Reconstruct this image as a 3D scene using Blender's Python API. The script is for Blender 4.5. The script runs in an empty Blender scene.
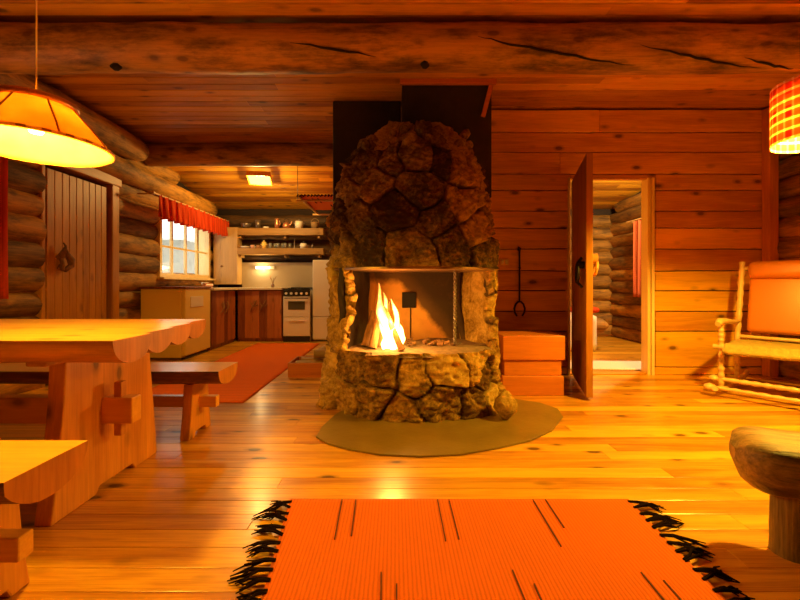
import bpy, math, random
from mathutils import Vector, Matrix, noise
random.seed(7)
PI = math.pi
SC = bpy.context.scene
COL = SC.collection
EYE = 0.95
F = 400.0

def at(px, py, Y):
    """point of the place seen at px, py when it stands Y metres from the camera"""
    return Vector(((px - 395) / F * Y, Y, EYE + (285 - py) / F * Y))

# ------------------------------------------------------------------ mesh builder
class MB:
    def __init__(s):
        s.v = []; s.f = []; s.sm = []; s.mi = []
    def add(s, vs, fs, smooth=False, mi=0):
        o = len(s.v)
        s.v += [tuple(p) for p in vs]
        s.f += [tuple(i + o for i in q) for q in fs]
        s.sm += [smooth] * len(fs); s.mi += [mi] * len(fs)
        return s
    def box(s, x0, x1, y0, y1, z0, z1, mi=0):
        vs = [(x0,y0,z0),(x1,y0,z0),(x1,y1,z0),(x0,y1,z0),(x0,y0,z1),(x1,y0,z1),(x1,y1,z1),(x0,y1,z1)]
        fs = [(0,3,2,1),(4,5,6,7),(0,1,5,4),(1,2,6,5),(2,3,7,6),(3,0,4,7)]
        return s.add(vs, fs, False, mi)
    def bar(s, p0, p1, w, h, mi=0, up=(0,0,1)):
        p0 = Vector(p0); p1 = Vector(p1); d = (p1 - p0).normalized()
        a = d.cross(Vector(up))
        if a.length < 1e-4: a = d.cross(Vector((0,1,0)))
        a.normalize(); b = a.cross(d).normalized()
        vs = []
        for p in (p0, p1):
            for sa, sb in ((-1,-1),(1,-1),(1,1),(-1,1)):
                vs.append(p + a*sa*w/2 + b*sb*h/2)
        return s.add(vs, [(0,1,2,3),(4,7,6,5),(0,4,5,1),(1,5,6,2),(2,6,7,3),(3,7,4,0)], False, mi)
    def tube(s, pts, rad, n=10, mi=0, smooth=True, caps=True):
        pts = [Vector(p) for p in pts]
        if not hasattr(rad, '__len__'): rad = [rad] * len(pts)
        vs = []; fs = []; prev = None
        for i, p in enumerate(pts):
            d = (pts[min(i+1, len(pts)-1)] - pts[max(i-1, 0)]).normalized()
            if prev is None:
                a = d.cross(Vector((0,0,1)))
                if a.length < 1e-3: a = d.cross(Vector((0,1,0)))
            else:
                a = prev - d * prev.dot(d)
            a.normalize(); prev = a; b = d.cross(a)
            for k in range(n):
                t = 2*PI*k/n
                vs.append(p + (a*math.cos(t) + b*math.sin(t)) * rad[i])
        for i in range(len(pts)-1):
            for k in range(n):
                k2 = (k+1) % n
                fs.append((i*n+k, i*n+k2, (i+1)*n+k2, (i+1)*n+k))
        s.add(vs, fs, smooth, mi)
        if caps:
            s.add(vs[:n][::-1], [tuple(range(n))], False, mi)
            s.add(vs[-n:], [tuple(range(n))], False, mi)
        return s
    def lathe(s, prof, c=(0,0,0), n=24, mi=0, smooth=True, wave=None):
        vs = []; fs = []
        for r, z in prof:
            for k in range(n):
                t = 2*PI*k/n
                rr = r * (wave(t, z) if wave else 1)
                vs.append((c[0]+rr*math.cos(t), c[1]+rr*math.sin(t), c[2]+z))
        for i in range(len(prof)-1):
            for k in range(n):
                k2 = (k+1) % n
                fs.append((i*n+k, i*n+k2, (i+1)*n+k2, (i+1)*n+k))
        return s.add(vs, fs, smooth, mi)
    def prism(s, poly, t0, t1, axis='Z', mi=0):
        """polygon (list of 2-tuples) pushed along an axis"""
        def P(a, b, t):
            return {'Z': (a,b,t), 'Y': (a,t,b), 'X': (t,a,b)}[axis]
        n = len(poly)
        vs = [P(a,b,t0) for a,b in poly] + [P(a,b,t1) for a,b in poly]
        fs = [tuple(range(n))[::-1], tuple(range(n, 2*n))]
        fs += [(k, (k+1)%n, n+(k+1)%n, n+k) for k in range(n)]
        return s.add(vs, fs, False, mi)
    def log(s, p0, p1, r, n=14, seg=0.09, amp=0.09, mi=0, seed=0.0, prof=None, taper=1.0, round_end=0.0, bend=0.0):
        """rough round log; prof(t)->radius factor lets the top be hewn flat"""
        p0 = Vector(p0); p1 = Vector(p1); L = (p1-p0).length; d = (p1-p0)/L
        a = d.cross(Vector((0,0,1)))
        if a.length < 1e-3: a = Vector((1,0,0))
        a.normalize(); b = a.cross(d)
        m = max(2, int(L/seg)); rings = []
        for i in range(m+1):
            u = i/m; c = p0 + d*L*u + b*math.sin(u*PI)*bend
            rr = r*(1+(taper-1)*u)
            e = min(u, 1-u)*L
            if round_end and e < round_end:
                rr *= math.sqrt(max(0.0, 1-((round_end-e)/round_end)**2))*0.75+0.25
            ring = []
            for k in range(n):
                t = 2*PI*k/n
                dirv = a*math.cos(t)+b*math.sin(t)
                q = c + dirv*rr
                nz = noise.noise(Vector((q.x*2.2+seed, q.y*2.2, q.z*5)))*amp + noise.noise(Vector((q.x*9, q.y*9+seed, q.z*14)))*amp*0.45
                f = (1+nz)*(prof(t) if prof else 1)
                ring.append(c + dirv*rr*f)
            rings.append(ring)
        vs = [p for ring in rings for p in ring]; fs = []
        for i in range(m):
            for k in range(n):
                k2 = (k+1)%n
                fs.append((i*n+k, i*n+k2, (i+1)*n+k2, (i+1)*n+k))
        s.add(vs, fs, True, mi)
        c0 = sum(rings[0], Vector())/n; c1 = sum(rings[-1], Vector())/n
        s.add(list(rings[0])+[c0], [((k+1)%n, k, n) for k in range(n)], False, mi)
        s.add(list(rings[-1])+[c1], [(k, (k+1)%n, n) for k in range(n)], False, mi)
        return s
    def grid(s, fn, nu, nv, mi=0, smooth=True):
        vs = [fn(i/nu, j/nv) for j in range(nv+1) for i in range(nu+1)]
        fs = [(j*(nu+1)+i, j*(nu+1)+i+1, (j+1)*(nu+1)+i+1, (j+1)*(nu+1)+i) for j in range(nv) for i in range(nu)]
        return s.add(vs, fs, smooth, mi)
    def build(s, name, mats, parent=None, bevel=0, solid=0, sub=0, offset=-1.0):
        me = bpy.data.meshes.new(name)
        me.from_pydata(s.v, [], s.f); me.update()
        me.polygons.foreach_set('use_smooth', s.sm)
        me.polygons.foreach_set('material_index', s.mi)
        if not isinstance(mats, (list, tuple)): mats = [mats]
        for m in mats: me.materials.append(m)
        o = bpy.data.objects.new(name, me); COL.objects.link(o)
        if parent: o.parent = parent
        if any(m_.name in ('field_stone', 'sooty_stone') for m_ in mats):
            ca = me.color_attributes.new('stone', 'FLOAT_COLOR', 'POINT')
            for q_ in ca.data: q_.color = (0.6, 0, 0, 1)
        if solid:
            md = o.modifiers.new('Solid', 'SOLIDIFY'); md.thickness = solid; md.offset = offset
        if bevel:
            md = o.modifiers.new('Bevel', 'BEVEL'); md.width = bevel; md.segments = 2; md.limit_method = 'ANGLE'; md.angle_limit = math.radians(40)
        if sub:
            md = o.modifiers.new('Sub', 'SUBSURF'); md.levels = sub; md.render_levels = sub
        return o

def tag(o, label=None, cat=None, group=None, kind=None):
    if label: o['label'] = label
    if cat: o['category'] = cat
    if group: o['group'] = group
    if kind: o['kind'] = kind
    return o
def thing(name, label, cat, loc=(0,0,0), rz=0, group=None):
    o = bpy.data.objects.new(name, None); COL.objects.link(o)
    o.location = loc; o.rotation_euler = (0,0,rz); o.empty_display_size = 0.1
    return tag(o, label, cat, group)
def struct(o): o['kind'] = 'structure'; return o
def copy_tree(o, parent=None):
    c = o.copy(); COL.objects.link(c); c.parent = parent
    for ch in [x for x in bpy.data.objects if x.parent == o]: copy_tree(ch, c)
    return c

# ------------------------------------------------------------------ materials
MATS = {}
def new_mat(name):
    m = bpy.data.materials.new(name); m.use_nodes = True
    nt = m.node_tree; nt.nodes.clear()
    out = nt.nodes.new('ShaderNodeOutputMaterial'); b = nt.nodes.new('ShaderNodeBsdfPrincipled')
    nt.links.new(b.outputs[0], out.inputs[0]); MATS[name] = m
    return m, nt, b, out
def N(nt, t, **kw):
    n = nt.nodes.new(t)
    for k, v in kw.items():
        if k.startswith('i_'):
            key = k[2:]; key = int(key) if key.isdigit() else key
            n.inputs[key].default_value = v
        else: setattr(n, k, v)
    return n
def math_n(nt, op, a, b=None):
    n = nt.nodes.new('ShaderNodeMath'); n.operation = op
    for i, x in enumerate((a, b)):
        if x is None: continue
        if isinstance(x, (int, float)): n.inputs[i].default_value = x
        else: nt.links.new(x, n.inputs[i])
    return n.outputs[0]
def mixc(nt, fac, a, b, mode='MIX'):
    n = nt.nodes.new('ShaderNodeMix'); n.data_type = 'RGBA'; n.blend_type = mode
    for i, x in ((0, fac), (6, a), (7, b)):
        if isinstance(x, (int, float)): n.inputs[i].default_value = x
        elif isinstance(x, tuple): n.inputs[i].default_value = (*x[:3], 1)
        else: nt.links.new(x, n.inputs[i])
    return n.outputs[2]
def ramp(nt, val, stops):
    n = nt.nodes.new('ShaderNodeValToRGB'); e = n.color_ramp.elements
    while len(e) < len(stops): e.new(0.5)
    for k, (p, c) in enumerate(stops):
        e[k].position = p; e[k].color = (*c[:3], 1) if isinstance(c, tuple) else (c, c, c, 1)
    nt.links.new(val, n.inputs[0]); return n.outputs[0]

def wood(name, dark, light, axis='X', vary=0.5, knots=0.5, rough=0.45, bump=0.15, grain=22, aged=0.0, coat=0.0, knot_col=(0.05,0.015,0.004)):
    m, nt, b, out = new_mat(name)
    tc = N(nt, 'ShaderNodeTexCoord'); geo = N(nt, 'ShaderNodeNewGeometry')
    ri = geo.outputs['Random Per Island']
    off = N(nt, 'ShaderNodeVectorMath', operation='SCALE', i_0=(37.0, 53.0, 71.0)); nt.links.new(ri, off.inputs['Scale'])
    add = N(nt, 'ShaderNodeVectorMath', operation='ADD'); nt.links.new(tc.outputs['Object'], add.inputs[0]); nt.links.new(off.outputs[0], add.inputs[1])
    def mp(sa, sc):
        v = {'X': (sa, sc, sc), 'Y': (sc, sa, sc), 'Z': (sc, sc, sa)}[axis]
        n = N(nt, 'ShaderNodeVectorMath', operation='MULTIPLY', i_1=v); nt.links.new(add.outputs[0], n.inputs[0]); return n.outputs[0]
    n1 = N(nt, 'ShaderNodeTexNoise', i_Scale=1.0, i_Detail=4.0, i_Roughness=0.6, i_Distortion=0.6); nt.links.new(mp(1.1, grain*0.45), n1.inputs['Vector'])
    n2 = N(nt, 'ShaderNodeTexNoise', i_Scale=1.0, i_Detail=3.0, i_Roughness=0.7); nt.links.new(mp(4.0, grain*5), n2.inputs['Vector'])
    t = math_n(nt, 'ADD', math_n(nt, 'MULTIPLY', n1.outputs[0], 0.65), math_n(nt, 'MULTIPLY', n2.outputs[0], 0.42))
    t = math_n(nt, 'ADD', t, math_n(nt, 'MULTIPLY', math_n(nt, 'SUBTRACT', ri, 0.5), vary))
    mid = tuple((d+l)/2 for d, l in zip(dark, light))
    c = ramp(nt, t, [(0.34, dark), (0.54, mid), (0.74, light)])
    if aged:
        n3 = N(nt, 'ShaderNodeTexNoise', i_Scale=1.0, i_Detail=6.0, i_Roughness=0.7); nt.links.new(mp(2.5, 9.0), n3.inputs['Vector'])
        c = mixc(nt, ramp(nt, n3.outputs[0], [(0.45, 0.0), (0.65, aged)]), c, tuple(x*0.25 for x in dark))
    if knots:
        vo = N(nt, 'ShaderNodeTexVoronoi', i_Scale=1.0); nt.links.new(mp(3.2, 6.5), vo.inputs['Vector'])
        nz = N(nt, 'ShaderNodeTexNoise', i_Scale=3.0); nt.links.new(mp(3, 9), nz.inputs['Vector'])
        dd = math_n(nt, 'ADD', vo.outputs['Distance'], math_n(nt, 'MULTIPLY', nz.outputs[0], 0.08))
        c = mixc(nt, ramp(nt, dd, [(0.14, knots), (0.18, knots*0.45), (0.28, 0.0)]), c, knot_col)
    nt.links.new(c, b.inputs['Base Color'])
    b.inputs['Roughness'].default_value = rough
    if coat: b.inputs['Coat Weight'].default_value = coat; b.inputs['Coat Roughness'].default_value = 0.18
    bp = N(nt, 'ShaderNodeBump', i_Strength=bump, i_Distance=0.01); nt.links.new(t, bp.inputs['Height']); nt.links.new(bp.outputs[0], b.inputs['Normal'])
    return m

def plain(name, col, rough=0.5, metal=0.0, bump=0.0, bscale=60, var=0.0, vscale=8, emit=None, es=0):
    m, nt, b, out = new_mat(name)
    b.inputs['Base Color'].default_value = (*col, 1); b.inputs['Roughness'].default_value = rough; b.inputs['Metallic'].default_value = metal
    tc = N(nt, 'ShaderNodeTexCoord')
    if var:
        n = N(nt, 'ShaderNodeTexNoise', i_Scale=vscale, i_Detail=5.0); nt.links.new(tc.outputs['Object'], n.inputs['Vector'])
        c = mixc(nt, ramp(nt, n.outputs[0], [(0.3, 0.0), (0.7, var)]), col, tuple(x*0.35 for x in col))
        nt.links.new(c, b.inputs['Base Color'])
    if bump:
        n = N(nt, 'ShaderNodeTexNoise', i_Scale=bscale, i_Detail=4.0); nt.links.new(tc.outputs['Object'], n.inputs['Vector'])
        bp = N(nt, 'ShaderNodeBump', i_Strength=bump, i_Distance=0.01); nt.links.new(n.outputs[0], bp.inputs['Height']); nt.links.new(bp.outputs[0], b.inputs['Normal'])
    if emit:
        b.inputs['Emission Color'].default_value = (*emit, 1); b.inputs['Emission Strength'].default_value = es
    return m

def stone_mat(name, c_dark, c_mid, c_light, soot=False):
    m, nt, b, out = new_mat(name)
    tc = N(nt, 'ShaderNodeTexCoord')
    at_ = N(nt, 'ShaderNodeAttribute', attribute_name='stone')     # r: the stone's own tone, g: mortar
    sep = N(nt, 'ShaderNodeSeparateColor'); nt.links.new(at_.outputs['Color'], sep.inputs[0])
    n1 = N(nt, 'ShaderNodeTexNoise', i_Scale=7.0, i_Detail=8.0, i_Roughness=0.7, i_Distortion=0.5); nt.links.new(tc.outputs['Object'], n1.inputs['Vector'])
    n2 = N(nt, 'ShaderNodeTexNoise', i_Scale=34.0, i_Detail=6.0, i_Roughness=0.75); nt.links.new(tc.outputs['Object'], n2.inputs['Vector'])
    t = math_n(nt, 'ADD', math_n(nt, 'MULTIPLY', n1.outputs[0], 0.7), math_n(nt, 'MULTIPLY', n2.outputs[0], 0.55))
    t = math_n(nt, 'ADD', math_n(nt, 'SUBTRACT', t, 0.07), math_n(nt, 'MULTIPLY', math_n(nt, 'SUBTRACT', sep.outputs[0], 0.5), 0.30))
    c = ramp(nt, t, [(0.42, c_dark), (0.56, c_mid), (0.70, c_light)])
    c = mixc(nt, math_n(nt, 'MULTIPLY', sep.outputs[1], 0.85), c, (0.035, 0.018, 0.005))
    nt.links.new(c, b.inputs['Base Color']); b.inputs['Roughness'].default_value = 0.8
    b.inputs['Specular IOR Level'].default_value = 0.25
    bp = N(nt, 'ShaderNodeBump', i_Strength=1.0, i_Distance=0.045)
    nt.links.new(t, bp.inputs['Height']); nt.links.new(bp.outputs[0], b.inputs['Normal'])
    return m

def cloth(name, col, scale=220, rough=0.9, trans=0.0, axis='X', fold=(0.5, 0.5, 0.5), rib=0.35):
    m, nt, b, out = new_mat(name)
    tc = N(nt, 'ShaderNodeTexCoord')
    w = N(nt, 'ShaderNodeTexWave', i_Scale=scale/20.0, i_Distortion=0.6, bands_direction=axis); w.inputs['Detail Scale'].default_value = 3
    nt.links.new(tc.outputs['Object'], w.inputs['Vector'])
    n = N(nt, 'ShaderNodeTexNoise', i_Scale=scale*0.6, i_Detail=2.0); nt.links.new(tc.outputs['Object'], n.inputs['Vector'])
    f = math_n(nt, 'ADD', math_n(nt, 'MULTIPLY', w.outputs['Fac'], 0.6), math_n(nt, 'MULTIPLY', n.outputs[0], 0.5))
    c = mixc(nt, ramp(nt, f, [(0.2, rib), (0.7, 0.0)]), col, tuple(x*0.45 for x in col))
    nt.links.new(c, b.inputs['Base Color']); b.inputs['Roughness'].default_value = rough
    b.inputs['Specular IOR Level'].default_value = 0.15
    bp = N(nt, 'ShaderNodeBump', i_Strength=0.5, i_Distance=0.004); nt.links.new(f, bp.inputs['Height']); nt.links.new(bp.outputs[0], b.inputs['Normal'])
    if trans:
        tr = N(nt, 'ShaderNodeBsdfTranslucent'); nt.links.new(c, tr.inputs[0])
        mx = N(nt, 'ShaderNodeMixShader', i_0=trans); nt.links.new(b.outputs[0], mx.inputs[1]); nt.links.new(tr.outputs[0], mx.inputs[2]); nt.links.new(mx.outputs[0], out.inputs[0])
    return m

M = {}
M['floor'] = wood('floor_pine', (0.40,0.13,0.006), (0.93,0.50,0.035), 'X', vary=0.28, knots=0.9, rough=0.30, bump=0.08, grain=26, coat=0.25)
M['ceil'] = wood('ceiling_pine', (0.32,0.11,0.005), (0.78,0.38,0.016), 'X', vary=0.4, knots=0.7, rough=0.45, bump=0.1)
M['plank'] = wood('wall_pine', (0.52,0.20,0.006), (0.96,0.50,0.018), 'X', vary=0.35, knots=0.8, rough=0.42, bump=0.12)
M['plankY'] = wood('partition_pine', (0.52,0.20,0.006), (0.96,0.50,0.018), 'Y', vary=0.35, knots=0.8, rough=0.42)
M['trimv'] = wood('post_pine', (0.48,0.15,0.006), (0.80,0.34,0.02), 'Z', vary=0.2, knots=0.5)
M['jamb'] = wood('pale_jamb', (0.85,0.60,0.24), (0.98,0.78,0.38), 'Z', vary=0.1, knots=0.0, rough=0.3)
M['doorv'] = wood('door_pine', (0.36,0.13,0.008), (0.62,0.26,0.02), 'Z', vary=0.18, knots=0.4)
M['doorh'] = wood('casing_pine', (0.36,0.13,0.008), (0.62,0.26,0.02), 'Y', vary=0.18, knots=0.4)
M['logK'] = wood('dark_kitchen_log', (0.04,0.017,0.004), (0.22,0.10,0.015), 'X', vary=0.25, knots=0.6, rough=0.7, bump=0.5, grain=14, aged=0.7)  # kitchen back wall logs, darker than the other log walls
M['logX'] = wood('aged_log_x', (0.13,0.052,0.006), (0.62,0.29,0.030), 'X', vary=0.25, knots=0.6, rough=0.7, bump=0.5, grain=14, aged=0.75)
M['logY'] = wood('aged_log_y', (0.13,0.052,0.006), (0.62,0.29,0.030), 'Y', vary=0.25, knots=0.6, rough=0.7, bump=0.5, grain=14, aged=0.75)
M['beam'] = wood('beam_log', (0.10,0.045,0.006), (0.58,0.28,0.035), 'X', vary=0.2, knots=0.7, rough=0.6, bump=0.5, grain=12, aged=0.8)
M['tabX'] = wood('table_pine', (0.72,0.30,0.030), (0.95,0.52,0.075), 'X', vary=0.15, knots=0.6, rough=0.28, bump=0.05, coat=0.3)
M['tabbark'] = wood('bark_edge', (0.30,0.11,0.02), (0.60,0.26,0.05), 'X', vary=0.15, knots=0.3, rough=0.5, bump=0.3, aged=0.4)
M['bark'] = wood('dark_bark', (0.10,0.035,0.006), (0.38,0.15,0.02), 'X', vary=0.15, knots=0.3, rough=0.7, bump=0.5, aged=0.7)
M['tabend'] = wood('log_end_grain', (0.42,0.14,0.014), (0.76,0.31,0.035), 'Z', vary=0.2, knots=0.3, rough=0.5, bump=0.2, grain=14)
M['tabZ'] = wood('trestle_pine', (0.52,0.18,0.016), (0.85,0.38,0.045), 'Z', vary=0.2, knots=0.7, rough=0.4, bump=0.1)
M['chair'] = wood('pale_turned_wood', (0.56,0.32,0.09), (0.80,0.52,0.20), 'Z', vary=0.2, knots=0.0, rough=0.35)
M['stool'] = wood('grey_brown_log', (0.06,0.03,0.008), (0.50,0.29,0.075), 'X', vary=0.1, knots=0.7, rough=0.5, bump=0.9, grain=30, aged=0.9)
M['stoolZ'] = wood('grey_brown_leg', (0.06,0.03,0.008), (0.46,0.26,0.065), 'Z', vary=0.1, knots=0.7, rough=0.55, bump=0.9, grain=30, aged=0.9)
M['cab'] = wood('red_brown_cabinet', (0.19,0.045,0.012), (0.50,0.16,0.04), 'Z', vary=0.6, knots=0.5, rough=0.4)
M['shelf'] = wood('shelf_slab', (0.26,0.13,0.03), (0.52,0.29,0.075), 'X', vary=0.1, knots=0.4, rough=0.5, bump=0.3)
M['box'] = wood('box_pine', (0.46,0.12,0.01), (0.70,0.22,0.02), 'X', vary=0.15, knots=0.6)
M['fire_log'] = wood('firewood_bark', (0.16,0.06,0.02), (0.5,0.24,0.08), 'Z', vary=0.3, knots=0.3, rough=0.8, bump=0.6, aged=0.6)
M['dark'] = plain('dark_gap', (0.015,0.008,0.004), 0.9)
M['soil'] = plain('backing', (0.03,0.014,0.006), 0.9)
M['stone'] = stone_mat('field_stone', (0.13,0.062,0.008), (0.46,0.25,0.035), (0.76,0.47,0.09))
M['stone_dark'] = stone_mat('sooty_stone', (0.055,0.027,0.005), (0.24,0.125,0.018), (0.55,0.32,0.05))
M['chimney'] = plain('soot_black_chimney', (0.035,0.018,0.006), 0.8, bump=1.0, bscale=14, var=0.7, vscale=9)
M['slab'] = plain('hearth_slab_stone', (0.24,0.16,0.030), 0.32, bump=0.15, bscale=30, var=0.35, vscale=5)
M['iron'] = plain('wrought_iron', (0.025,0.018,0.014), 0.5, 0.7, bump=0.2, bscale=80)
M['steel'] = plain('steel_plate', (0.35,0.20,0.10), 0.4, 0.8)
M['white'] = plain('white_enamel', (0.86,0.78,0.66), 0.25)
M['cream'] = plain('cream_laminate', (0.92,0.64,0.17), 0.35)
M['black'] = plain('black_plastic', (0.02,0.018,0.016), 0.3)
M['ovenglass'] = plain('oven_glass', (0.10,0.09,0.05), 0.15)
M['splash'] = plain('backsplash_panel', (0.42,0.33,0.21), 0.35, var=0.2, vscale=2)
M['worktop'] = plain('pale_worktop', (0.80,0.66,0.42), 0.3)
M['leather'] = plain('orange_leather', (0.50,0.135,0.008), 0.42, bump=0.08, bscale=90)
M['fleece'] = plain('yellowish_fleece', (0.50,0.34,0.07), 0.95, bump=1.0, bscale=70, var=0.4, vscale=30)
M['yarn'] = plain('dark_yarn', (0.012,0.005,0.002), 1.0); MATS['dark_yarn'].node_tree.nodes['Principled BSDF'].inputs['Specular IOR Level'].default_value = 0.05
M['line'] = plain('brown_weft', (0.10,0.03,0.008), 0.95)
M['red_cloth'] = cloth('red_curtain_cloth', (0.80,0.10,0.02), trans=0.45)
M['coral'] = cloth('coral_curtain_cloth', (0.85,0.22,0.08), trans=0.4)
M['mat_orange'] = cloth('orange_runner', (0.83,0.16,0.010), scale=120, axis='Y')
M['rag_white'] = cloth('pale_rag_rug', (0.85,0.70,0.62), scale=200, axis='X')
M['linen'] = cloth('pale_linen', (0.82,0.72,0.6), scale=300)
M['glassw'] = plain('drinking_glass', (0.7,0.7,0.65), 0.1); MATS['drinking_glass'].node_tree.nodes['Principled BSDF'].inputs['Transmission Weight'].default_value = 0.7
M['ceramic'] = plain('white_ceramic', (0.85,0.80,0.7), 0.2)
M['copper'] = plain('copper_metal', (0.62,0.28,0.14), 0.35, 0.7)
M['grey_metal'] = plain('dull_pot_metal', (0.22,0.17,0.13), 0.35, 0.6)
M['wicker'] = plain('woven_wicker', (0.42,0.25,0.10), 0.7, bump=0.8, bscale=120, var=0.6, vscale=60)
M['ring'] = plain('turned_wood_ring', (0.62,0.30,0.07), 0.4, var=0.3)
M['snow'] = plain('snow', (0.85,0.88,0.92), 0.9)
M['ash'] = plain('ash_bed', (0.30,0.19,0.09), 0.95, bump=1.0, bscale=60, var=0.7, vscale=25)
M['grass'] = plain('far_ground', (0.5,0.52,0.5), 0.9)

# window glass: see through, a little shine
m, nt, b, out = new_mat('window_glass')
nt.nodes.remove(b)
tr = N(nt, 'ShaderNodeBsdfTransparent', i_0=(0.96,0.98,1,1)); gl = N(nt, 'ShaderNodeBsdfGlossy', i_Roughness=0.05)
mx = N(nt, 'ShaderNodeMixShader', i_0=0.07); nt.links.new(tr.outputs[0], mx.inputs[1]); nt.links.new(gl.outputs[0], mx.inputs[2]); nt.links.new(mx.outputs[0], out.inputs[0])
M['glass'] = m

# hearth back: pale fire clay, darker above a slanting line
m, nt, b, out = new_mat('two_tone_fire_clay')
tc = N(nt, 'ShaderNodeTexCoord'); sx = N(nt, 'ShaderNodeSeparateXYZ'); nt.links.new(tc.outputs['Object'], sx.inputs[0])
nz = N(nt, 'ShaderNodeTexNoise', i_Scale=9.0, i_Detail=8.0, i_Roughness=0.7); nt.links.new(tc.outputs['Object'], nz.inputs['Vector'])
# darker above a line that falls to the right
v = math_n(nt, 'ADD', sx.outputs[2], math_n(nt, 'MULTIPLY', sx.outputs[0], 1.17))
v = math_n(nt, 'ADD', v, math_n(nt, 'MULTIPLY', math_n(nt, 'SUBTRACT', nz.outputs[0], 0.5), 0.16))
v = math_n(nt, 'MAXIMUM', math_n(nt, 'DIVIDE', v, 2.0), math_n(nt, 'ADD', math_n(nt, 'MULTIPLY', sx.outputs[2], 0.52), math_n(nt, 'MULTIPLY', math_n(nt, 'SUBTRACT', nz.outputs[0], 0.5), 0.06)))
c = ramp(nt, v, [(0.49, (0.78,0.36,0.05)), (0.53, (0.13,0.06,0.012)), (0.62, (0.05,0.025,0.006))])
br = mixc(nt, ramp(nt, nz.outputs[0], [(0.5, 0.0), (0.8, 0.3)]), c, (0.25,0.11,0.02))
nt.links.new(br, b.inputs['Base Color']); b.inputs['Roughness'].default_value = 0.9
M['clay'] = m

# big rug: orange rib weave with short dark lines
RUG_MARKS = [(-0.23,1.47,1.74),(-0.17,1.49,1.74),(0.185,1.46,1.74),(0.235,1.47,1.74),(0.60,1.43,1.74),(0.655,1.54,1.74),
             (-0.045,0.95,1.30),(0.005,0.95,1.25),(0.385,0.95,1.31),(0.435,0.95,1.25),(0.80,0.95,1.30),(0.85,0.95,1.265)]
M['rug'] = cloth('orange_rib_rug', (0.74,0.155,0.012), scale=460, axis='X', rib=0.45)
# check lampshade
m, nt, b, out = new_mat('red_check_shade')
tc = N(nt, 'ShaderNodeTexCoord'); sx = N(nt, 'ShaderNodeSeparateXYZ'); nt.links.new(tc.outputs['UV'], sx.inputs[0])
def stripes(nt, v, n, w):
    f = math_n(nt, 'FRACT', math_n(nt, 'MULTIPLY', v, n)); return math_n(nt, 'LESS_THAN', f, w)
# object space: angle and height
sx = N(nt, 'ShaderNodeSeparateXYZ'); nt.links.new(tc.outputs['Object'], sx.inputs[0])
ang = math_n(nt, 'ARCTAN2', sx.outputs[1], sx.outputs[0]); ang = math_n(nt, 'ADD', math_n(nt, 'DIVIDE', ang, 2*PI), 0.5)
s1 = stripes(nt, ang, 30, 0.25); s2 = stripes(nt, sx.outputs[2], 19, 0.28)
s3 = stripes(nt, ang, 13, 0.5); s4 = stripes(nt, sx.outputs[2], 8, 0.5)
c = mixc(nt, math_n(nt, 'MULTIPLY', s3, s4), (0.62,0.15,0.03), (0.55,0.03,0.008))
c = mixc(nt, math_n(nt, 'MAXIMUM', math_n(nt, 'MULTIPLY', s1, 0.35), math_n(nt, 'MULTIPLY', s2, 0.75)), c, (0.95,0.72,0.35))
c = mixc(nt, math_n(nt, 'MULTIPLY', s1, s2), c, (1.0,0.9,0.65))
nt.links.new(c, b.inputs['Base Color']); b.inputs['Roughness'].default_value = 0.9
tr = N(nt, 'ShaderNodeBsdfTranslucent'); nt.links.new(c, tr.inputs[0]); mx = N(nt, 'ShaderNodeMixShader', i_0=0.22)
nt.links.new(b.outputs[0], mx.inputs[1]); nt.links.new(tr.outputs[0], mx.inputs[2]); nt.links.new(mx.outputs[0], out.inputs[0])
M['check'] = m
# parchment shade
m, nt, b, out = new_mat('parchment_shade')
b.inputs['Base Color'].default_value = (0.85,0.52,0.14,1); b.inputs['Roughness'].default_value = 0.7
tc = N(nt, 'ShaderNodeTexCoord'); nz = N(nt, 'ShaderNodeTexNoise', i_Scale=9.0, i_Detail=4.0); nt.links.new(tc.outputs['Object'], nz.inputs['Vector'])
c = mixc(nt, ramp(nt, nz.outputs[0], [(0.35, 0.0), (0.7, 0.5)]), (0.90,0.58,0.18), (0.66,0.30,0.05)); nt.links.new(c, b.inputs['Base Color'])
tr = N(nt, 'ShaderNodeBsdfTranslucent'); nt.links.new(c, tr.inputs[0]); mx = N(nt, 'ShaderNodeMixShader', i_0=0.20)
nt.links.new(b.outputs[0], mx.inputs[1]); nt.links.new(tr.outputs[0], mx.inputs[2]); nt.links.new(mx.outputs[0], out.inputs[0])
M['parch'] = m
def emit(name, col, s):
    m, nt, b, out = new_mat(name); nt.nodes.remove(b)
    e = N(nt, 'ShaderNodeEmission', i_0=(*col,1), i_1=s); nt.links.new(e.outputs[0], out.inputs[0]); return m
M['bulb'] = emit('lit_bulb', (1,0.72,0.34), 12)
M['tubelight'] = emit('lit_tube', (1,0.74,0.34), 6)
M['lampglass'] = emit('lit_lamp_glass', (1,0.60,0.14), 2.2)
# flame: white-yellow heart, orange edge and tip
m, nt, b, out = new_mat('flame_glow'); nt.nodes.remove(b)
tc = N(nt, 'ShaderNodeTexCoord'); lw = N(nt, 'ShaderNodeLayerWeight', i_Blend=0.35)
sx = N(nt, 'ShaderNodeSeparateXYZ'); nt.links.new(tc.outputs['Object'], sx.inputs[0])
nz = N(nt, 'ShaderNodeTexNoise', i_Scale=14.0, i_Detail=3.0); nt.links.new(tc.outputs['Object'], nz.inputs['Vector'])
g = math_n(nt, 'ADD', math_n(nt, 'MULTIPLY', sx.outputs[2], 1.55), math_n(nt, 'MULTIPLY', math_n(nt, 'SUBTRACT', nz.outputs[0], 0.5), 0.6))
g = math_n(nt, 'ADD', g, math_n(nt, 'MULTIPLY', lw.outputs['Facing'], 0.55))
c = ramp(nt, g, [(0.30, (1,0.62,0.16)), (0.62, (1,0.38,0.05)), (0.95, (0.9,0.12,0.008))])
st = ramp(nt, g, [(0.25, 1.0), (0.60, 0.28), (1.0, 0.03)])
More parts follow.
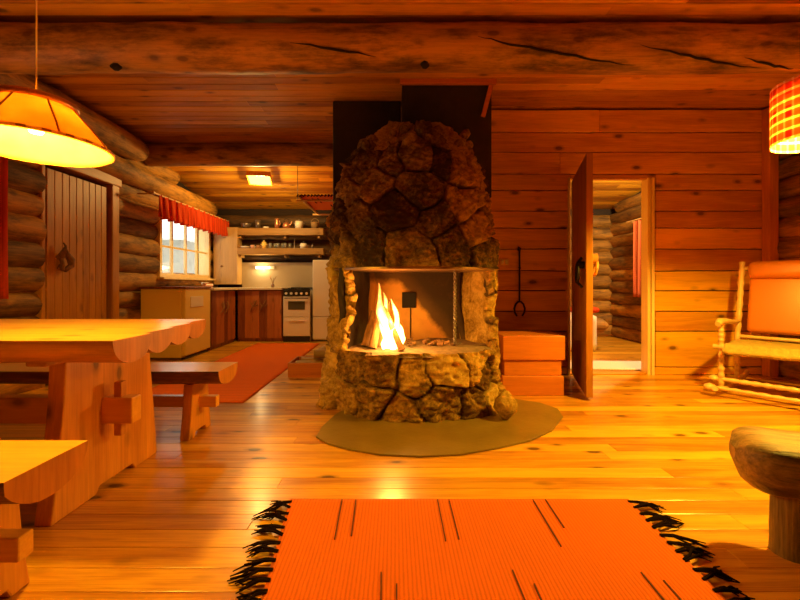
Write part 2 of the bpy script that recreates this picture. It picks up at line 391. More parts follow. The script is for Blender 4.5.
e = N(nt, 'ShaderNodeEmission'); nt.links.new(c, e.inputs[0]); nt.links.new(math_n(nt, 'MULTIPLY', st, 9.0), e.inputs[1])
tp = N(nt, 'ShaderNodeBsdfTransparent'); mx = N(nt, 'ShaderNodeMixShader')
nt.links.new(ramp(nt, g, [(0.45, 0.0), (1.05, 0.85)]), mx.inputs[0]); nt.links.new(e.outputs[0], mx.inputs[1]); nt.links.new(tp.outputs[0], mx.inputs[2]); nt.links.new(mx.outputs[0], out.inputs[0])
M['flame'] = m

# ------------------------------------------------------------------ the room
XL, XR = -3.25, 3.96
YB, YP, YF = 7.35, 4.22, -1.7      # kitchen back wall, plank wall, wall behind the camera
ZC = 2.82
X0P = 0.80
def ceil_z(y): return ZC if y < 5.0 else ZC - (y-5.0)*0.18

# floor boards
fb = MB(); y = YF
while y < YB+0.3:
    w = 0.105; x = XL-0.35 - random.random()*1.5
    while x < XR+0.3:
        L = random.uniform(1.6, 3.8)
        x0 = max(x, XL-0.35); x1 = min(x+L, XR+0.35)
        if x1 - x0 > 0.05: fb.box(x0, x1-0.0015, y, y+w-0.002, -0.03, 0.0)
        x += L
    y += w
struct(fb.build('floor', [M['floor']], bevel=0.0015))
sub = MB(); sub.box(XL-0.4, XR+0.4, YF-0.2, YB+0.4, -0.12, -0.032); struct(sub.build('floor_underlay', M['soil']))
# ceiling boards
cb = MB(); y = YF
while y < YB+0.25:
    w = 0.118; y1 = y+w-0.007
    x = XL-0.3-random.random()*2
    while x < XR+0.3:
        L = random.uniform(2.6, 5.0); x0 = max(x, XL-0.3); x1 = min(x+L, XR+0.3)
        if x1-x0 > 0.05:
            za, zb = ceil_z(y), ceil_z(y1); t = 0.02
            vs = [(x0,y,za),(x1,y,za),(x1,y1,zb),(x0,y1,zb),(x0,y,za+t),(x1,y,za+t),(x1,y1,zb+t),(x0,y1,zb+t)]
            cb.add(vs, [(0,3,2,1),(4,5,6,7),(0,1,5,4),(1,2,6,5),(2,3,7,6),(3,0,4,7)])
        x += L-0.002+0.002
    y += w
struct(cb.build('ceiling', M['ceil'], bevel=0.004))
rf = MB()
for (ya, yb) in ((YF-0.2, 5.0), (5.0, YB+0.45)):
    za, zb = ceil_z(ya)+0.025, ceil_z(yb)+0.025; t = 0.1
    vs = [(XL-0.4,ya,za),(XR+0.4,ya,za),(XR+0.4,yb,zb),(XL-0.4,yb,zb),(XL-0.4,ya,za+t),(XR+0.4,ya,za+t),(XR+0.4,yb,zb+t),(XL-0.4,yb,zb+t)]
    rf.add(vs, [(0,3,2,1),(4,5,6,7),(0,1,5,4),(1,2,6,5),(2,3,7,6),(3,0,4,7)])
struct(rf.build('ceiling_roof', M['soil']))

def log_wall(name, axis, pos, a0, a1, holes, mat, inward, ztop=None, r=0.128, step=0.225, seed=0):
    """rows of round logs; pos = inner face; holes = (a, b, z0, z1)"""
    mb = MB(); z = 0.10; k = 0
    c = pos - inward*r*0.95
    while z < 2.95:
        segs = [(a0, a1)]
        for (h0, h1, z0, z1) in holes:
            if z0 < z+0.04 and z-0.04 < z1:
                ns = []
                for s0, s1 in segs:
                    if h1 <= s0 or h0 >= s1: ns.append((s0, s1)); continue
                    if h0 > s0: ns.append((s0, h0))
                    if h1 < s1: ns.append((h1, s1))
                segs = ns
        rr = r*random.uniform(0.95, 1.08); jx = random.uniform(-0.012, 0.012)
        for s0, s1 in segs:
            if axis == 'Y':
                e = s1
                while e > s0 and z+rr*0.4 > ceil_z(e): e -= 0.1
                if e-s0 < 0.08: continue
                mb.log((c+jx, s0, z), (c+jx, e, z), rr, seed=seed+k*3.1, amp=0.13, n=16)
            else:
                if z+rr*0.3 > ceil_z(c): continue
                mb.log((s0, c+jx, z), (s1, c+jx, z), rr, seed=seed+k*3.1, amp=0.13, n=16)
        z += step; k += 1
    # the solid heart of the wall between the logs
    th0, th1 = sorted((c - inward*0.03, c - inward*0.10))
    zs = sorted(set([0.0, 2.9] + [h[2] for h in holes] + [h[3] for h in holes]))
    for i in range(len(zs)-1):
        zm = (zs[i]+zs[i+1])/2; segs = [(a0, a1)]
        for (h0, h1, z0, z1) in holes:
            if z0 < zm < z1:
                ns = []
                for s0, s1 in segs:
                    if h1 <= s0 or h0 >= s1: ns.append((s0, s1)); continue
                    if h0 > s0: ns.append((s0, h0))
                    if h1 < s1: ns.append((h1, s1))
                segs = ns
        for s0, s1 in segs:
            if axis == 'Y': mb.box(th0, th1, s0, s1, zs[i], zs[i+1], 1)
            else: mb.box(s0, s1, th0, th1, zs[i], zs[i+1], 1)
    return struct(mb.build(name, [mat, M['soil']]))

DL = (3.70, 4.60, 0.0, 2.10)      # left door
W1 = (5.50, 7.00, 1.06, 2.00)     # kitchen window
W2 = (1.75, 3.00, 1.00, 2.00)     # window by the table
W3 = (4.95, 6.15, 0.95, 1.95)     # bedroom window
log_wall('wall_left', 'Y', XL, YF-0.3, YB+0.3, [DL, W1, W2], M['logY'], 1, seed=1)
log_wall('wall_right', 'Y', XR, YF-0.3, YB+0.3, [W3], M['logY'], -1, r=0.118, step=0.205, seed=40)
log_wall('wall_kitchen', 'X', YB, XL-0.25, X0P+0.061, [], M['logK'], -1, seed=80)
log_wall('wall_bedroom', 'X', YB, X0P+0.062, XR+0.25, [], M['logX'], -1, seed=90)
log_wall('wall_front', 'X', YF, XL-0.25, XR+0.25, [], M['logX'], 1, seed=120)

# plank wall with doorway
D0, D1, DH = 1.85, 2.67, 2.06
X0P = 0.80
zl = [0.0, 0.085, 0.46, 0.67, 0.89, 1.10, 1.33, 1.55, 1.73, 1.95, 2.12, 2.35, 2.56, 2.80]
pw = MB()
for i in range(len(zl)-1):
    z0, z1 = zl[i]+0.0045, zl[i+1]-0.0045
    dy = random.uniform(-0.006, 0.006)
    spans = [(X0P, XR)] if zl[i] >= 2.11 else [(X0P, D0), (D1+0.08, XR)]
    for a, b_ in spans:
        if random.random() < 0.45 and b_-a > 1.5:
            mid = random.uniform(a+0.5, b_-0.5); pieces = [(a, mid-0.001), (mid+0.001, b_)]
        else: pieces = [(a, b_)]
        for p, q in pieces:
            # hewn board with a slightly wavy lower and upper edge
            n = max(2, int((q-p)/0.12)); vs = []
            for k in range(n+1):
                x = p+(q-p)*k/n; wv = noise.noise(Vector((x*2.3, z0*7, 1)))*0.006; wv2 = noise.noise(Vector((x*2.3, z1*7, 1)))*0.006
                bul = noise.noise(Vector((x*1.7, z0*3, 5)))*0.004
                vs += [(x, YP+dy+bul, z0+wv), (x, YP+dy+bul, z1+wv2), (x, YP+0.05, z1+wv2), (x, YP+0.05, z0+wv)]
            fs = []
            for k in range(n):
                for j in range(4): fs.append((4*k+j, 4*(k+1)+j, 4*(k+1)+(j+1)%4, 4*k+(j+1)%4))
            fs += [(0,1,2,3), (4*n+3,4*n+2,4*n+1,4*n)]
            pw.add(vs, fs)
if True:
    z0 = 2.06; pw.box(D0, D1+0.08, YP+0.0, YP+0.05, 2.065, 2.115)
pw.box(X0P, D0, YP+0.05, YP+0.09, 0, 2.84, 1); pw.box(D1+0.02, XR, YP+0.05, YP+0.09, 0, 2.84, 1); pw.box(D0, D1+0.02, YP+0.05, YP+0.09, 2.09, 2.84, 1)
struct(pw.build('wall_back', [M['plank'], M['soil']], bevel=0.006))
# partition between kitchen and bedroom
pt = MB(); z = 0
while z < 2.8:
    h = 0.2; y1 = YB
    while y1 > YP and z+h > ceil_z(y1)+0.03: y1 -= 0.05
    if y1-YP > 0.2: pt.box(X0P, X0P+0.09, YP+0.091, y1, z+0.002, z+h-0.002)
    z += h
pt.box(X0P+0.02, X0P+0.07, YP+0.091, YB, 0, 2.45)
struct(pt.build('wall_partition', M['plankY'], bevel=0.004))
# door casing of the plank wall doorway
cs = MB(); cs.box(D1-0.012, D1+0.020, YP-0.012, YP+0.10, 0, DH+0.02); cs.box(D1+0.030, D1+0.062, YP-0.015, YP+0.05, 0, DH+0.02)
struct(cs.build('trim_1', M['jamb'], bevel=0.003))
cs = MB(); cs.box(D0-0.03, D0-0.008, YP-0.025, YP+0.10, 0, DH+0.02); struct(cs.build('trim_2', M['jamb'], bevel=0.003))
cs = MB(); cs.box(3.86, 3.955, YP-0.10, YP-0.008, 0, 2.79); struct(cs.build('trim_3', M['trimv'], bevel=0.006))
cs = MB(); cs.box(X0P-0.09, X0P+0.06, YP-0.07, YP-0.01, 0, 2.8); struct(cs.build('trim_4', M['trimv'], bevel=0.006))
cs = MB(); cs.box(D0-0.008, D1-0.013, YP+0.0, YP+0.09, -0.0, 0.018); struct(cs.build('trim_5', M['plank'], bevel=0.004))

# open door leaf: hinge on the left jamb, swung into the room
door2 = bpy.data.objects.new('door_2', None); COL.objects.link(door2); struct(door2)
door2.location = (1.845, YP-0.035, 0)
ang = math.atan2(3.24-4.185, 1.555-1.845)
door2.rotation_euler = (0,0,ang)
lf = MB(); LW = 0.955; n = 8
for k in range(n):
    lf.box(0.0+LW*k/n+0.001, LW*(k+1)/n-0.001, 0.0, 0.05, 0.03, 2.03)
lf.build('leaf', M['doorv'], door2, bevel=0.003)
h = MB(); h.tube([(LW-0.10, 0.05, 1.17), (LW-0.10, 0.10, 1.17)], [0.04, 0.045], 16)
h.tube([(LW-0.10+0.055*math.cos(t), 0.085+0.01*math.sin(t), 1.085+0.055*math.sin(t)) for t in [2*PI*k/20 for k in range(21)]], 0.013, 8)
h.build('door_handle', M['ring'], door2)
h = MB(); h.tube([(LW-0.10, -0.0, 1.12), (LW-0.10, -0.06, 1.12)], 0.03, 12)
h.tube([(LW-0.10+0.06*math.cos(t), -0.055, 1.05+0.08*math.sin(t)) for t in [2*PI*k/20 for k in range(21)]], 0.012, 8)
h.tube([(LW-0.10, -0.02, 1.18), (LW-0.09, -0.05, 1.14), (LW-0.10, -0.05, 0.97), (LW-0.08, -0.02, 0.93)], 0.012, 8)
h.build('door_knocker', M['iron'], door2)
for z in (0.35, 1.7):
    h = MB(); h.box(-0.004, 0.25, 0.05, 0.056, z, z+0.035); h.build('hinge', M['iron'], door2)

# left door in the log wall
door1 = bpy.data.objects.new('door_1', None); COL.objects.link(door1); struct(door1)
door1.location = (XL+0.0, 3.74, 0)
lf = MB(); n = 9; LW = 0.78
for k in range(n): lf.box(-0.05, -0.005, LW*k/n+0.002, LW*(k+1)/n-0.002, 0.02, 2.05)
lf.box(-0.052, -0.02, 0, LW, 0.02, 2.05)
lf.build('leaf', M['doorv'], door1, bevel=0.005)
h = MB()      # gnarled root handle
h.tube([(0, 0.10, 1.10), (0.035, 0.10, 1.12), (0.05, 0.12, 1.19), (0.045, 0.155, 1.13), (0.05, 0.19, 1.09), (0.045, 0.20, 1.03), (0.03, 0.15, 0.99), (0, 0.10, 1.02)], [0.028,0.034,0.022,0.03,0.036,0.028,0.026,0.03], 8)
h.tube([(0.03, 0.10, 1.10), (0.05, 0.09, 1.04), (0.03, 0.11, 0.99)], 0.02, 8)
h.tube([(0.045, 0.12, 1.15), (0.05, 0.13, 1.22), (0.04, 0.11, 1.25)], [0.02, 0.012, 0.006], 8)
h.v = [(x, y_+0.02, z_+0.11) for x, y_, z_ in h.v]; h.build('door_handle', M['fire_log'], door1)
cs = MB()
cs.box(XL-0.16, XL+0.035, 4.55, 4.67, 0, 2.20); cs.box(XL-0.16, XL-0.01, 3.69, 3.735, 0, 2.10)
struct(cs.build('trim_6', M['doorv'], bevel=0.01))
cs = MB(); cs.box(XL-0.16, XL+0.045, 3.66, 4.70, 2.09, 2.20); struct(cs.build('trim_7', M['doorh'], bevel=0.01))
# back of the doorway so no daylight slips through the door
cs = MB(); cs.box(XL-0.20, XL-0.155, 3.6, 4.7, 0, 2.15); struct(cs.build('trim_8', M['soil']))

# windows
def window(n, side, Yr, zr, muntY, muntZ, blind=False):
    y0, y1 = Yr; z0, z1 = zr
    root = bpy.data.objects.new('window_%d' % n, None); COL.objects.link(root); struct(root)
    X = XL if side < 0 else XR
    root.location = (X, 0, 0)
    s = side
    def bx(mb, xa, xb, *r): a, b_ = sorted((s*xa, s*xb)); mb.box(a, b_, *r)
    fr = MB()
    t = 0.055
    bx(fr, -0.02, 0.16, y0, y0+t, z0, z1); bx(fr, -0.02, 0.16, y1-t, y1, z0, z1)
    bx(fr, -0.02, 0.16, y0+t, y1-t, z1-t, z1); bx(fr, -0.02, 0.16, y0+t, y1-t, z0, z0+t)
    fr.build('window_frame', M['jamb'], root, bevel=0.004)
    si = MB(); bx(si, -0.10, 0.03, y0-0.05, y1+0.03, z0-0.03, z0-0.0005); si.build('window_sill', M['jamb'], root, bevel=0.004)
    mu = MB()
    for yy in muntY: bx(mu, 0.02, 0.055, yy-0.016, yy+0.016, z0+t, z1-t)
    for zz in muntZ: bx(mu, 0.024, 0.051, y0+t, y1-t, zz-0.014, zz+0.014)
    mu.build('muntin', M['jamb'], root)
    g = MB(); bx(g, 0.034, 0.040, y0+t, y1-t, z0+t, z1-t); g.build('pane', M['glass'], root)
    return root
window(1, -1, (5.50, 7.00), (1.06, 2.00), (5.88, 6.27, 6.62), (1.50,))
window(2, -1, (1.75, 3.00), (1.00, 2.00), (2.37,), (1.5,))
window(3, 1, (4.95, 6.15), (0.95, 1.95), (5.55,), (1.45,))

# ceiling beams and wall-top logs
def beam(label, p0, p1, r, mat, seed, knots=(), **kw):
    mb = MB(); mb.log(p0, p1, r, n=28, seg=0.07, seed=seed, amp=0.08, **kw)
    o = mb.build('ceiling_beam', [mat]); tag(o, label, 'beam', None)
    return o
b1 = beam('thick knotty log beam crossing the ceiling in front of the chimney, nearest the viewer', (XL+0.02, 2.88, 2.650), (XR-0.02, 2.88, 2.650), 0.160, M['beam'], 3.0)
b2 = beam('slimmer dark log beam across the ceiling at the kitchen entrance behind the fireplace', (XL+0.02, 5.25, 2.66), (X0P-0.01, 5.25, 2.66), 0.15, M['beam'], 9.0)
mk = MB()
for (px, py, w) in ((115, 66, 0.035), (425, 64, 0.03)):
    p = at(px, py, 2.75); mk.log(p+Vector((-w, 0.0, 0)), p+Vector((w, 0.02, 0)), 0.022, n=10, seg=0.02, amp=0.5, round_end=0.03)
mk.build('knot', M['dark'], b1)
def on_beam(px, py):
    o = Vector((0,0,EYE)); d = Vector(((px-395)/F, 1.0, (285-py)/F)); oy = -2.88; oz = EYE-2.650; R = 0.167
    a = 1+d.z*d.z; b_ = 2*(oy+oz*d.z); c_ = oy*oy+oz*oz-R*R; t = (-b_-math.sqrt(max(0, b_*b_-4*a*c_)))/(2*a); return o+d*t
for pts in ([(478,36),(510,44),(560,53),(600,61),(645,67)], [(640,45),(690,56),(720,63),(770,70)], [(290,42),(340,50),(385,58)], [(745,58),(775,66),(798,70)]):
    ck = MB(); P_ = []
    for a, b_ in zip(pts, pts[1:]):
        for k in range(5): t = k/5; P_.append(on_beam(a[0]+(b_[0]-a[0])*t, a[1]+(b_[1]-a[1])*t+0.7*math.sin(a[0]+k*2)))
    n_ = len(P_); ck.tube(P_, [0.001+0.0075*math.sin(PI*k/(n_-1)) for k in range(n_)], 6); ck.build('crack', M['dark'], b1)
pl = beam('long log along the top of the left wall, ending at the kitchen beam', (XL+0.06, YF+0.1, 2.62), (XL+0.06, 5.08, 2.62), 0.15, M['logY'], 21, round_end=0.25)
pl2 = beam('log running under the left wall top above door and kitchen window', (XL+0.02, 2.2, 2.36), (XL+0.02, 7.15, 2.26), 0.13, M['logY'], 27, round_end=0.3)

# ------------------------------------------------------------------ camera
cam = bpy.data.cameras.new('camera'); co = bpy.data.objects.new('camera', cam); COL.objects.link(co)
co.location = (0, 0, EYE); co.rotation_euler = (PI/2, 0, 0)
cam.sensor_width = 36; cam.lens = 18; cam.shift_x = 5/800; cam.shift_y = -15/800; cam.clip_start = 0.02
SC.camera = co

# ------------------------------------------------------------------ fireplace
FX, FY = 0.165, 3.45
def interp(tab, h):
    if h <= tab[0][0]: return tab[0][1:]
    for a, b_ in zip(tab, tab[1:]):
        if h <= b_[0]:
            t = (h-a[0])/(b_[0]-a[0]); return tuple(x+(y-x)*t for x, y in zip(a[1:], b_[1:]))
    return tab[-1][1:]
# height: left x, right x, front y
TAB = [(0.0,-0.575,0.86,2.74),(0.30,-0.56,0.845,2.72),(0.48,-0.54,0.83,2.74),(1.06,-0.535,0.825,2.78),(1.45,-0.52,0.79,2.84),(1.76,-0.48,0.745,2.95),
       (1.96,-0.40,0.69,3.08),(2.12,-0.29,0.60,3.22),(2.25,-0.14,0.46,3.36),(2.36,0.02,0.32,3.44)]
def surf(th, h, off=0.0):
    l, r_, fy = interp(TAB, h)
    cx = (l+r_)/2; rx = (r_-l)/2+off; ry = FY-fy+off
    s, c = math.sin(th), math.cos(th); e = 0.84
    x = cx + rx*math.copysign(abs(s)**e, s); y = FY - ry*(abs(c)**e if c > 0 else -abs(c)**e)
    return Vector((x, y, h))
def seeds_from_px(lst, Y):
    out_ = []
    for px, py in lst:
        p = at(px, py, Y); out_.append((p.x, p.z))
    return out_
def stone_shell(name, th0, th1, h0, h1, seeds, parent, mat, nu, nv, depth=0.045, groove=0.022, seed=0, aniso=1.0, thick=0.0, rough=1.0):
    """front surface split into field stones round the given centres; extra centres fill the sides"""
    rnd = random.Random(seed)
    R = 0.69
    S = []
    for x, z in seeds:
        s = max(-0.98, min(0.98, (x-FX)/R)); S.append((math.asin(s)*R*1.05, z, rnd.random()))
    for _ in range(60):
        u = rnd.uniform(th0*R, th1*R); z = rnd.uniform(h0, h1)
        if all((u-a)**2+((z-b_)*1.2)**2 > 0.20**2 for a, b_, _k in S): S.append((u, z, rnd.random()))
    vs = []; cols = []
    for j in range(nv+1):
        h = h0+(h1-h0)*j/nv
        for i in range(nu+1):
            th = th0+(th1-th0)*i/nu; u = th*R
            wu = u + noise.noise(Vector((u*5, h*5, seed)))*0.05; wh = h + noise.noise(Vector((u*5, h*5, seed+9)))*0.045
            ds = sorted((((wu-a)**2+((wh-b_)*aniso)**2)**0.5, k) for k, (a, b_, c_) in enumerate(S))
            d1, k1 = ds[0]; d2, k2 = ds[1]
            edge = (d2-d1)
            g = min(1.0, edge/groove/1.6); g = g*g*(3-2*g)
            tone = S[k1][2]
            rr = random.Random(k1*7+seed); tx, tz = rr.uniform(-0.22, 0.22), rr.uniform(-0.28, 0.28)
            plane = (wu-S[k1][0])*tx + (wh-S[k1][1])*tz + rr.uniform(-0.012, 0.018)
            nz = noise.noise(Vector((u*9, h*9, k1*3.3)))*0.014 + noise.noise(Vector((u*24, h*30, k1)))*0.008 + abs(noise.noise(Vector((u*14, h*20, k1*2))))*0.014
            dsp = -depth*(1-g) + (plane + nz*rough)*g
            vs.append(surf(th, h, dsp)); cols.append((tone, 1-g))
    fs = [(j*(nu+1)+i, j*(nu+1)+i+1, (j+1)*(nu+1)+i+1, (j+1)*(nu+1)+i) for j in range(nv) for i in range(nu)]
    mb = MB(); mb.add(vs, fs, True)
    o = mb.build(name, mat, parent, solid=thick, offset=1.0 if False else -1.0)
    ca = o.data.color_attributes['stone']
    for i, (a, b_) in enumerate(cols): ca.data[i].color = (a, b_, 0, 1)
    return o

fp = thing('fireplace', 'rounded fieldstone fireplace with open hearth standing mid-room on a dark slab', 'fireplace')
TH = 2.2
base_s = seeds_from_px([(440,398),(405,408),(385,398),(354,395),(332,385),(470,405),(483,380),(440,368),(395,370),(362,366),(335,362),(500,372),(492,405),(415,374)], 2.85)
stone_shell('hearth_base', -TH, TH, 0.0, 0.475, base_s, fp, M['stone'], 260, 70, depth=0.04, seed=3, groove=0.013, rough=2.2)
# hearth floor slab and rim stones
top = MB(); n = 60; ring = [surf(-TH+2*TH*k/n, 0.46, -0.015) for k in range(n+1)]
def rimz(p):
    d = math.hypot(p.x-FX, p.y-FY); return 0.468+0.012*noise.noise(Vector((p.x*8, p.y*8, 0)))+0.006*noise.noise(Vector((p.x*25, p.y*25, 0)))
vs = []; rings_n = 10
for q in range(rings_n+1):
    f = 1-q/rings_n*0.999
    for p in ring:
        x = FX+(p.x-FX)*f; yy = FY+0.05+(p.y-FY-0.05)*f; v_ = Vector((x, yy, 0)); vs.append((x, yy, rimz(v_)-(0.02 if q == 0 else 0)))
fs = [(q*(n+1)+k, q*(n+1)+k+1, (q+1)*(n+1)+k+1, (q+1)*(n+1)+k) for q in range(rings_n) for k in range(n)]
top.add(vs, fs, True); top.build('hearth_floor', M['ash'], fp)
# left and right piers
stone_shell('pier', -TH, -0.80, 0.45, 1.09, seeds_from_px([(334,335),(338,300),(333,280),(350,320)], 3.2), fp, M['stone'], 110, 90, seed=11, depth=0.035, groove=0.014, rough=1.3, thick=0.07)
stone_shell('pier', 1.20, TH, 0.45, 1.09, seeds_from_px([(495,335),(496,300),(490,275)], 3.3), fp, M['stone'], 80, 90, seed=12, depth=0.02, groove=0.014, rough=1.0, thick=0.07)
# fire box walls
pL = surf(-0.84, 0.8, -0.02); pR = surf(1.24, 0.8, -0.03)
BLx, BRx, BY = -0.22, 0.59, 3.62
def rough_wall(a, b_, z0, z1, sd, amp=0.02, nu=30, nv=24, th=0.06):
    mb = MB(); d = Vector((b_[0]-a[0], b_[1]-a[1], 0)); nrm = Vector((d.y, -d.x, 0)).normalized()
    def fn(u, v):
        p = Vector((a[0], a[1], z0))+d*u; p.z = z0+(z1-z0)*v
        return p + nrm*noise.noise(Vector((p.x*6+sd, p.y*6, p.z*6)))*amp
    mb.grid(fn, nu, nv); return mb
rough_wall((pL.x, pL.y), (BLx, BY), 0.45, 1.1, 2).build('firebox_side', M['chimney'], fp, solid=0.05)
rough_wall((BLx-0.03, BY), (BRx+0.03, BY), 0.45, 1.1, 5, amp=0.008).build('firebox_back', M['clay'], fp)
rough_wall((BRx, BY), (pR.x, pR.y), 0.45, 1.1, 8, amp=0.035).build('firebox_side', M['stone'], fp, solid=0.05)
ht = MB(); p = at(409, 300, 3.60); ht.box(p.x-0.063, p.x+0.063, 3.592, 3.615, p.z-0.07, p.z+0.07); ht.build('soot_hatch', M['dark'], fp, bevel=0.004)
ht = MB(); ht.box(p.x+0.010, p.x+0.018, 3.600, 3.622, 0.47, p.z-0.072); ht.build('seam', M['dark'], fp)
# corner ribs of fire clay either side of the back
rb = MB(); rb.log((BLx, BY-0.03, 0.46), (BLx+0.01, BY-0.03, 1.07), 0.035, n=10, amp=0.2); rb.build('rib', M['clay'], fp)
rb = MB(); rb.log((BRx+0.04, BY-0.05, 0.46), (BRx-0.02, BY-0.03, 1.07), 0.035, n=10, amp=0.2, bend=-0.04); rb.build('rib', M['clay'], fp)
# lintel plate
lp = MB(); n = 60
o_ = [surf(-1.75+3.5*k/n, 1.07, 0.004) for k in range(n+1)]; poly = [(p.x, p.y) for p in o_]
lp.prism(poly, 1.062, 1.078); lp.build('lintel_plate', M['steel'], fp)
# hood
hood_s = seeds_from_px([(425,190),(386,180),(352,188),(410,250),(449,247),(463,205),(466,168),(423,150),(392,160),(440,220),(400,213),(368,222),(352,248),(380,250),(478,232),(484,255),(340,215),(445,158)], 2.95)
stone_shell('hood', -TH, TH, 1.078, 2.34, hood_s, fp, M['stone_dark'], 330, 190, depth=0.045, seed=21, groove=0.015, rough=2.4)
# masonry core and chimney breast up to the ceiling
co_ = MB(); co_.box(-0.44, 0.72, 3.70, 4.17, 0.0, 2.0); co_.build('masonry_core', M['stone_dark'], fp, bevel=0.02)
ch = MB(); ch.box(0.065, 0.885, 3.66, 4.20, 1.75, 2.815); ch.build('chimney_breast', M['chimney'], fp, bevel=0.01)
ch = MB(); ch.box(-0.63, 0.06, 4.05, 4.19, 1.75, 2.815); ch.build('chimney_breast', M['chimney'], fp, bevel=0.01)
fr = MB(); fr.box(0.045, 0.92, 3.615, 3.655, 2.772, 2.818); fr.bar((0.875, 3.64, 2.765), (0.80, 3.64, 2.48), 0.03, 0.04); fr.build('chimney_trim', M['box'], fp, bevel=0.004)
# roots of rubble on top of the hood
rb = MB()
rr = random.Random(4)
for k in range(15):
    a = rr.uniform(-1.5, 1.4); hh = rr.uniform(2.02, 2.22)
    p = surf(a, hh, -0.02); L = rr.uniform(0.08, 0.18)
    q = p+Vector((rr.uniform(-0.08, 0.12), rr.uniform(0.02, 0.06), L*0.8))
    rb.log(p, q, rr.uniform(0.03, 0.055), n=8, seg=0.03, amp=0.45, seed=k, round_end=0.03)
rbo = rb.build('rubble_cap', M['stone_dark'], fp); rbo['kind'] = 'stuff'

# slab on the floor
sl = MB(); pts = []
for px, py in ((316,438),(322,428),(335,416),(352,405),(380,396),(440,390),(500,398),(540,404),(558,410),(563,418),(552,432),(530,442),(500,449),(460,456),(420,458),(380,456),(350,451),(328,445)):
    Y = EYE*F/(py-285); pts.append(((px-395)/F*Y, Y))
sl.prism(pts[::-1], 0.001, 0.012); tag(sl.build('hearth_slab', M['slab'], bevel=0.003), 'curved dark olive stone slab let onto the floor round the fireplace foot', 'hearth slab')
# loose stone
st = MB(); st.log((0.765, 2.79, 0.014), (0.785, 2.82, 0.205), 0.082, n=6, seg=0.05, amp=0.35, seed=5, round_end=0.03); tag(st.build('stone', M['stone']), 'single loose stone leaning at the right foot of the fireplace', 'stone')

# firewood leaning in the hearth
rr = random.Random(9)
fw_l = ['split log leaning steepest at the left of the fire', 'split log standing upright behind the flames', 'thin split log slanting right through the flames', 'bark-covered log at the left edge of the fire by the pier']
for k, (x0, y0, x1, y1, hh, r_) in enumerate([(-0.17,3.00,-0.11,3.12,0.29,0.032),(-0.12,3.14,-0.06,3.18,0.34,0.03),(0.05,2.90,-0.09,3.06,0.31,0.022),(-0.23,3.10,-0.15,3.18,0.26,0.04)]):
    w = MB(); w.log((x0,y0,0.475), (x1,y1,0.475+hh), r_, n=9, seg=0.04, amp=0.25, seed=k*4)
    tag(w.build('firewood', M['fire_log']), fw_l[k], 'firewood', 'logs burning in the hearth')
em = MB()
for k in range(26):
    x = rr.uniform(0.0, 0.5); yy = rr.uniform(3.12, 3.42); em.log((x, yy, 0.478), (x+rr.uniform(0.02,0.05), yy+rr.uniform(-0.03,0.03), 0.482+rr.uniform(0,0.015)), rr.uniform(0.008,0.016), n=6, seg=0.02, amp=0.5)
tag(em.build('ember_bed', M['fire_log']), 'bits of charred wood strewn on the hearth floor right of the fire', 'embers', kind='stuff')
# flames
fl = thing('fire', 'tall yellow-white flames of the wood fire at the left of the hearth', 'fire', (-0.055, 3.02, 0.47))
def tongue(x, y_, h, w, lean, sd):
    mb = MB(); n = 14; m_ = 22; vs = []; fs = []
    for j in range(m_+1):
        v = j/m_; r_ = w*(math.sin(min(1, v*1.6+0.22)*PI*0.5))*(1-v)**0.75*(1+0.22*math.sin(v*13+sd))
        cx = x+lean*v+0.022*math.sin(v*7+sd)*v; cy = y_+0.015*math.sin(v*6+sd*2)
        for k in range(n):
            t = 2*PI*k/n; f = 1+0.3*noise.noise(Vector((math.cos(t)*1.2, math.sin(t)*1.2+sd, v*5)))
            vs.append((cx+r_*f*math.cos(t), cy+r_*f*math.sin(t)*0.7, h*v))
    for j in range(m_):
        for k in range(n): fs.append((j*n+k, j*n+(k+1)%n, (j+1)*n+(k+1)%n, (j+1)*n+k))
    mb.add(vs, fs, True); return mb
for (x, y_, h, w, lean, sd) in [(0.03,0,0.50,0.060,-0.12,1),(0.00,0.02,0.43,0.05,-0.04,2.2),(0.075,-0.01,0.38,0.045,-0.03,3.7),(0.10,0.02,0.24,0.04,-0.02,4.4),(-0.03,-0.02,0.22,0.035,0.02,5.1),(0.04,-0.05,0.17,0.05,0.0,6.3)]:
    tongue(x, y_, h, w, lean, sd).build('flame_tongue', M['flame'], fl)
# twisted iron chain / pot hook
ck = MB(); n = 60
p0 = at(455, 268, 3.12); x_, y_ = p0.x, 3.12
for k2 in (0, 1):
    ck.tube([(x_+0.008*math.cos(k*0.9+k2*PI), y_+0.008*math.sin(k*0.9+k2*PI), 1.062-0.57*k/n) for k in range(n+1)], 0.007, 6)
ck.tube([(x_, y_, 0.50), (x_+0.02, y_-0.01, 0.485), (x_+0.045, y_, 0.50)], 0.008, 6)
tag(ck.build('pot_chain', M['grey_metal']), 'twisted metal pot chain hanging at the right of the hearth opening', 'chain')

# ------------------------------------------------------------------ things by the plank wall
# firewood box
bx = thing('wooden_box', 'low pine box of three stacked boards between fireplace and open door', 'box', (1.185, 3.60, 0))
q = MB(); q.box(-0.265,0.265,-0.17,0.17,0.0,0.17); q.build('bottom_board', M['box'], bx, bevel=0.006)
q = MB(); q.box(-0.245,0.25,-0.155,0.165,0.171,0.305); q.build('middle_board', M['box'], bx, bevel=0.006)
q = MB(); q.box(-0.26,0.275,-0.175,0.175,0.306,0.515); q.build('top_board', M['box'], bx, bevel=0.006)
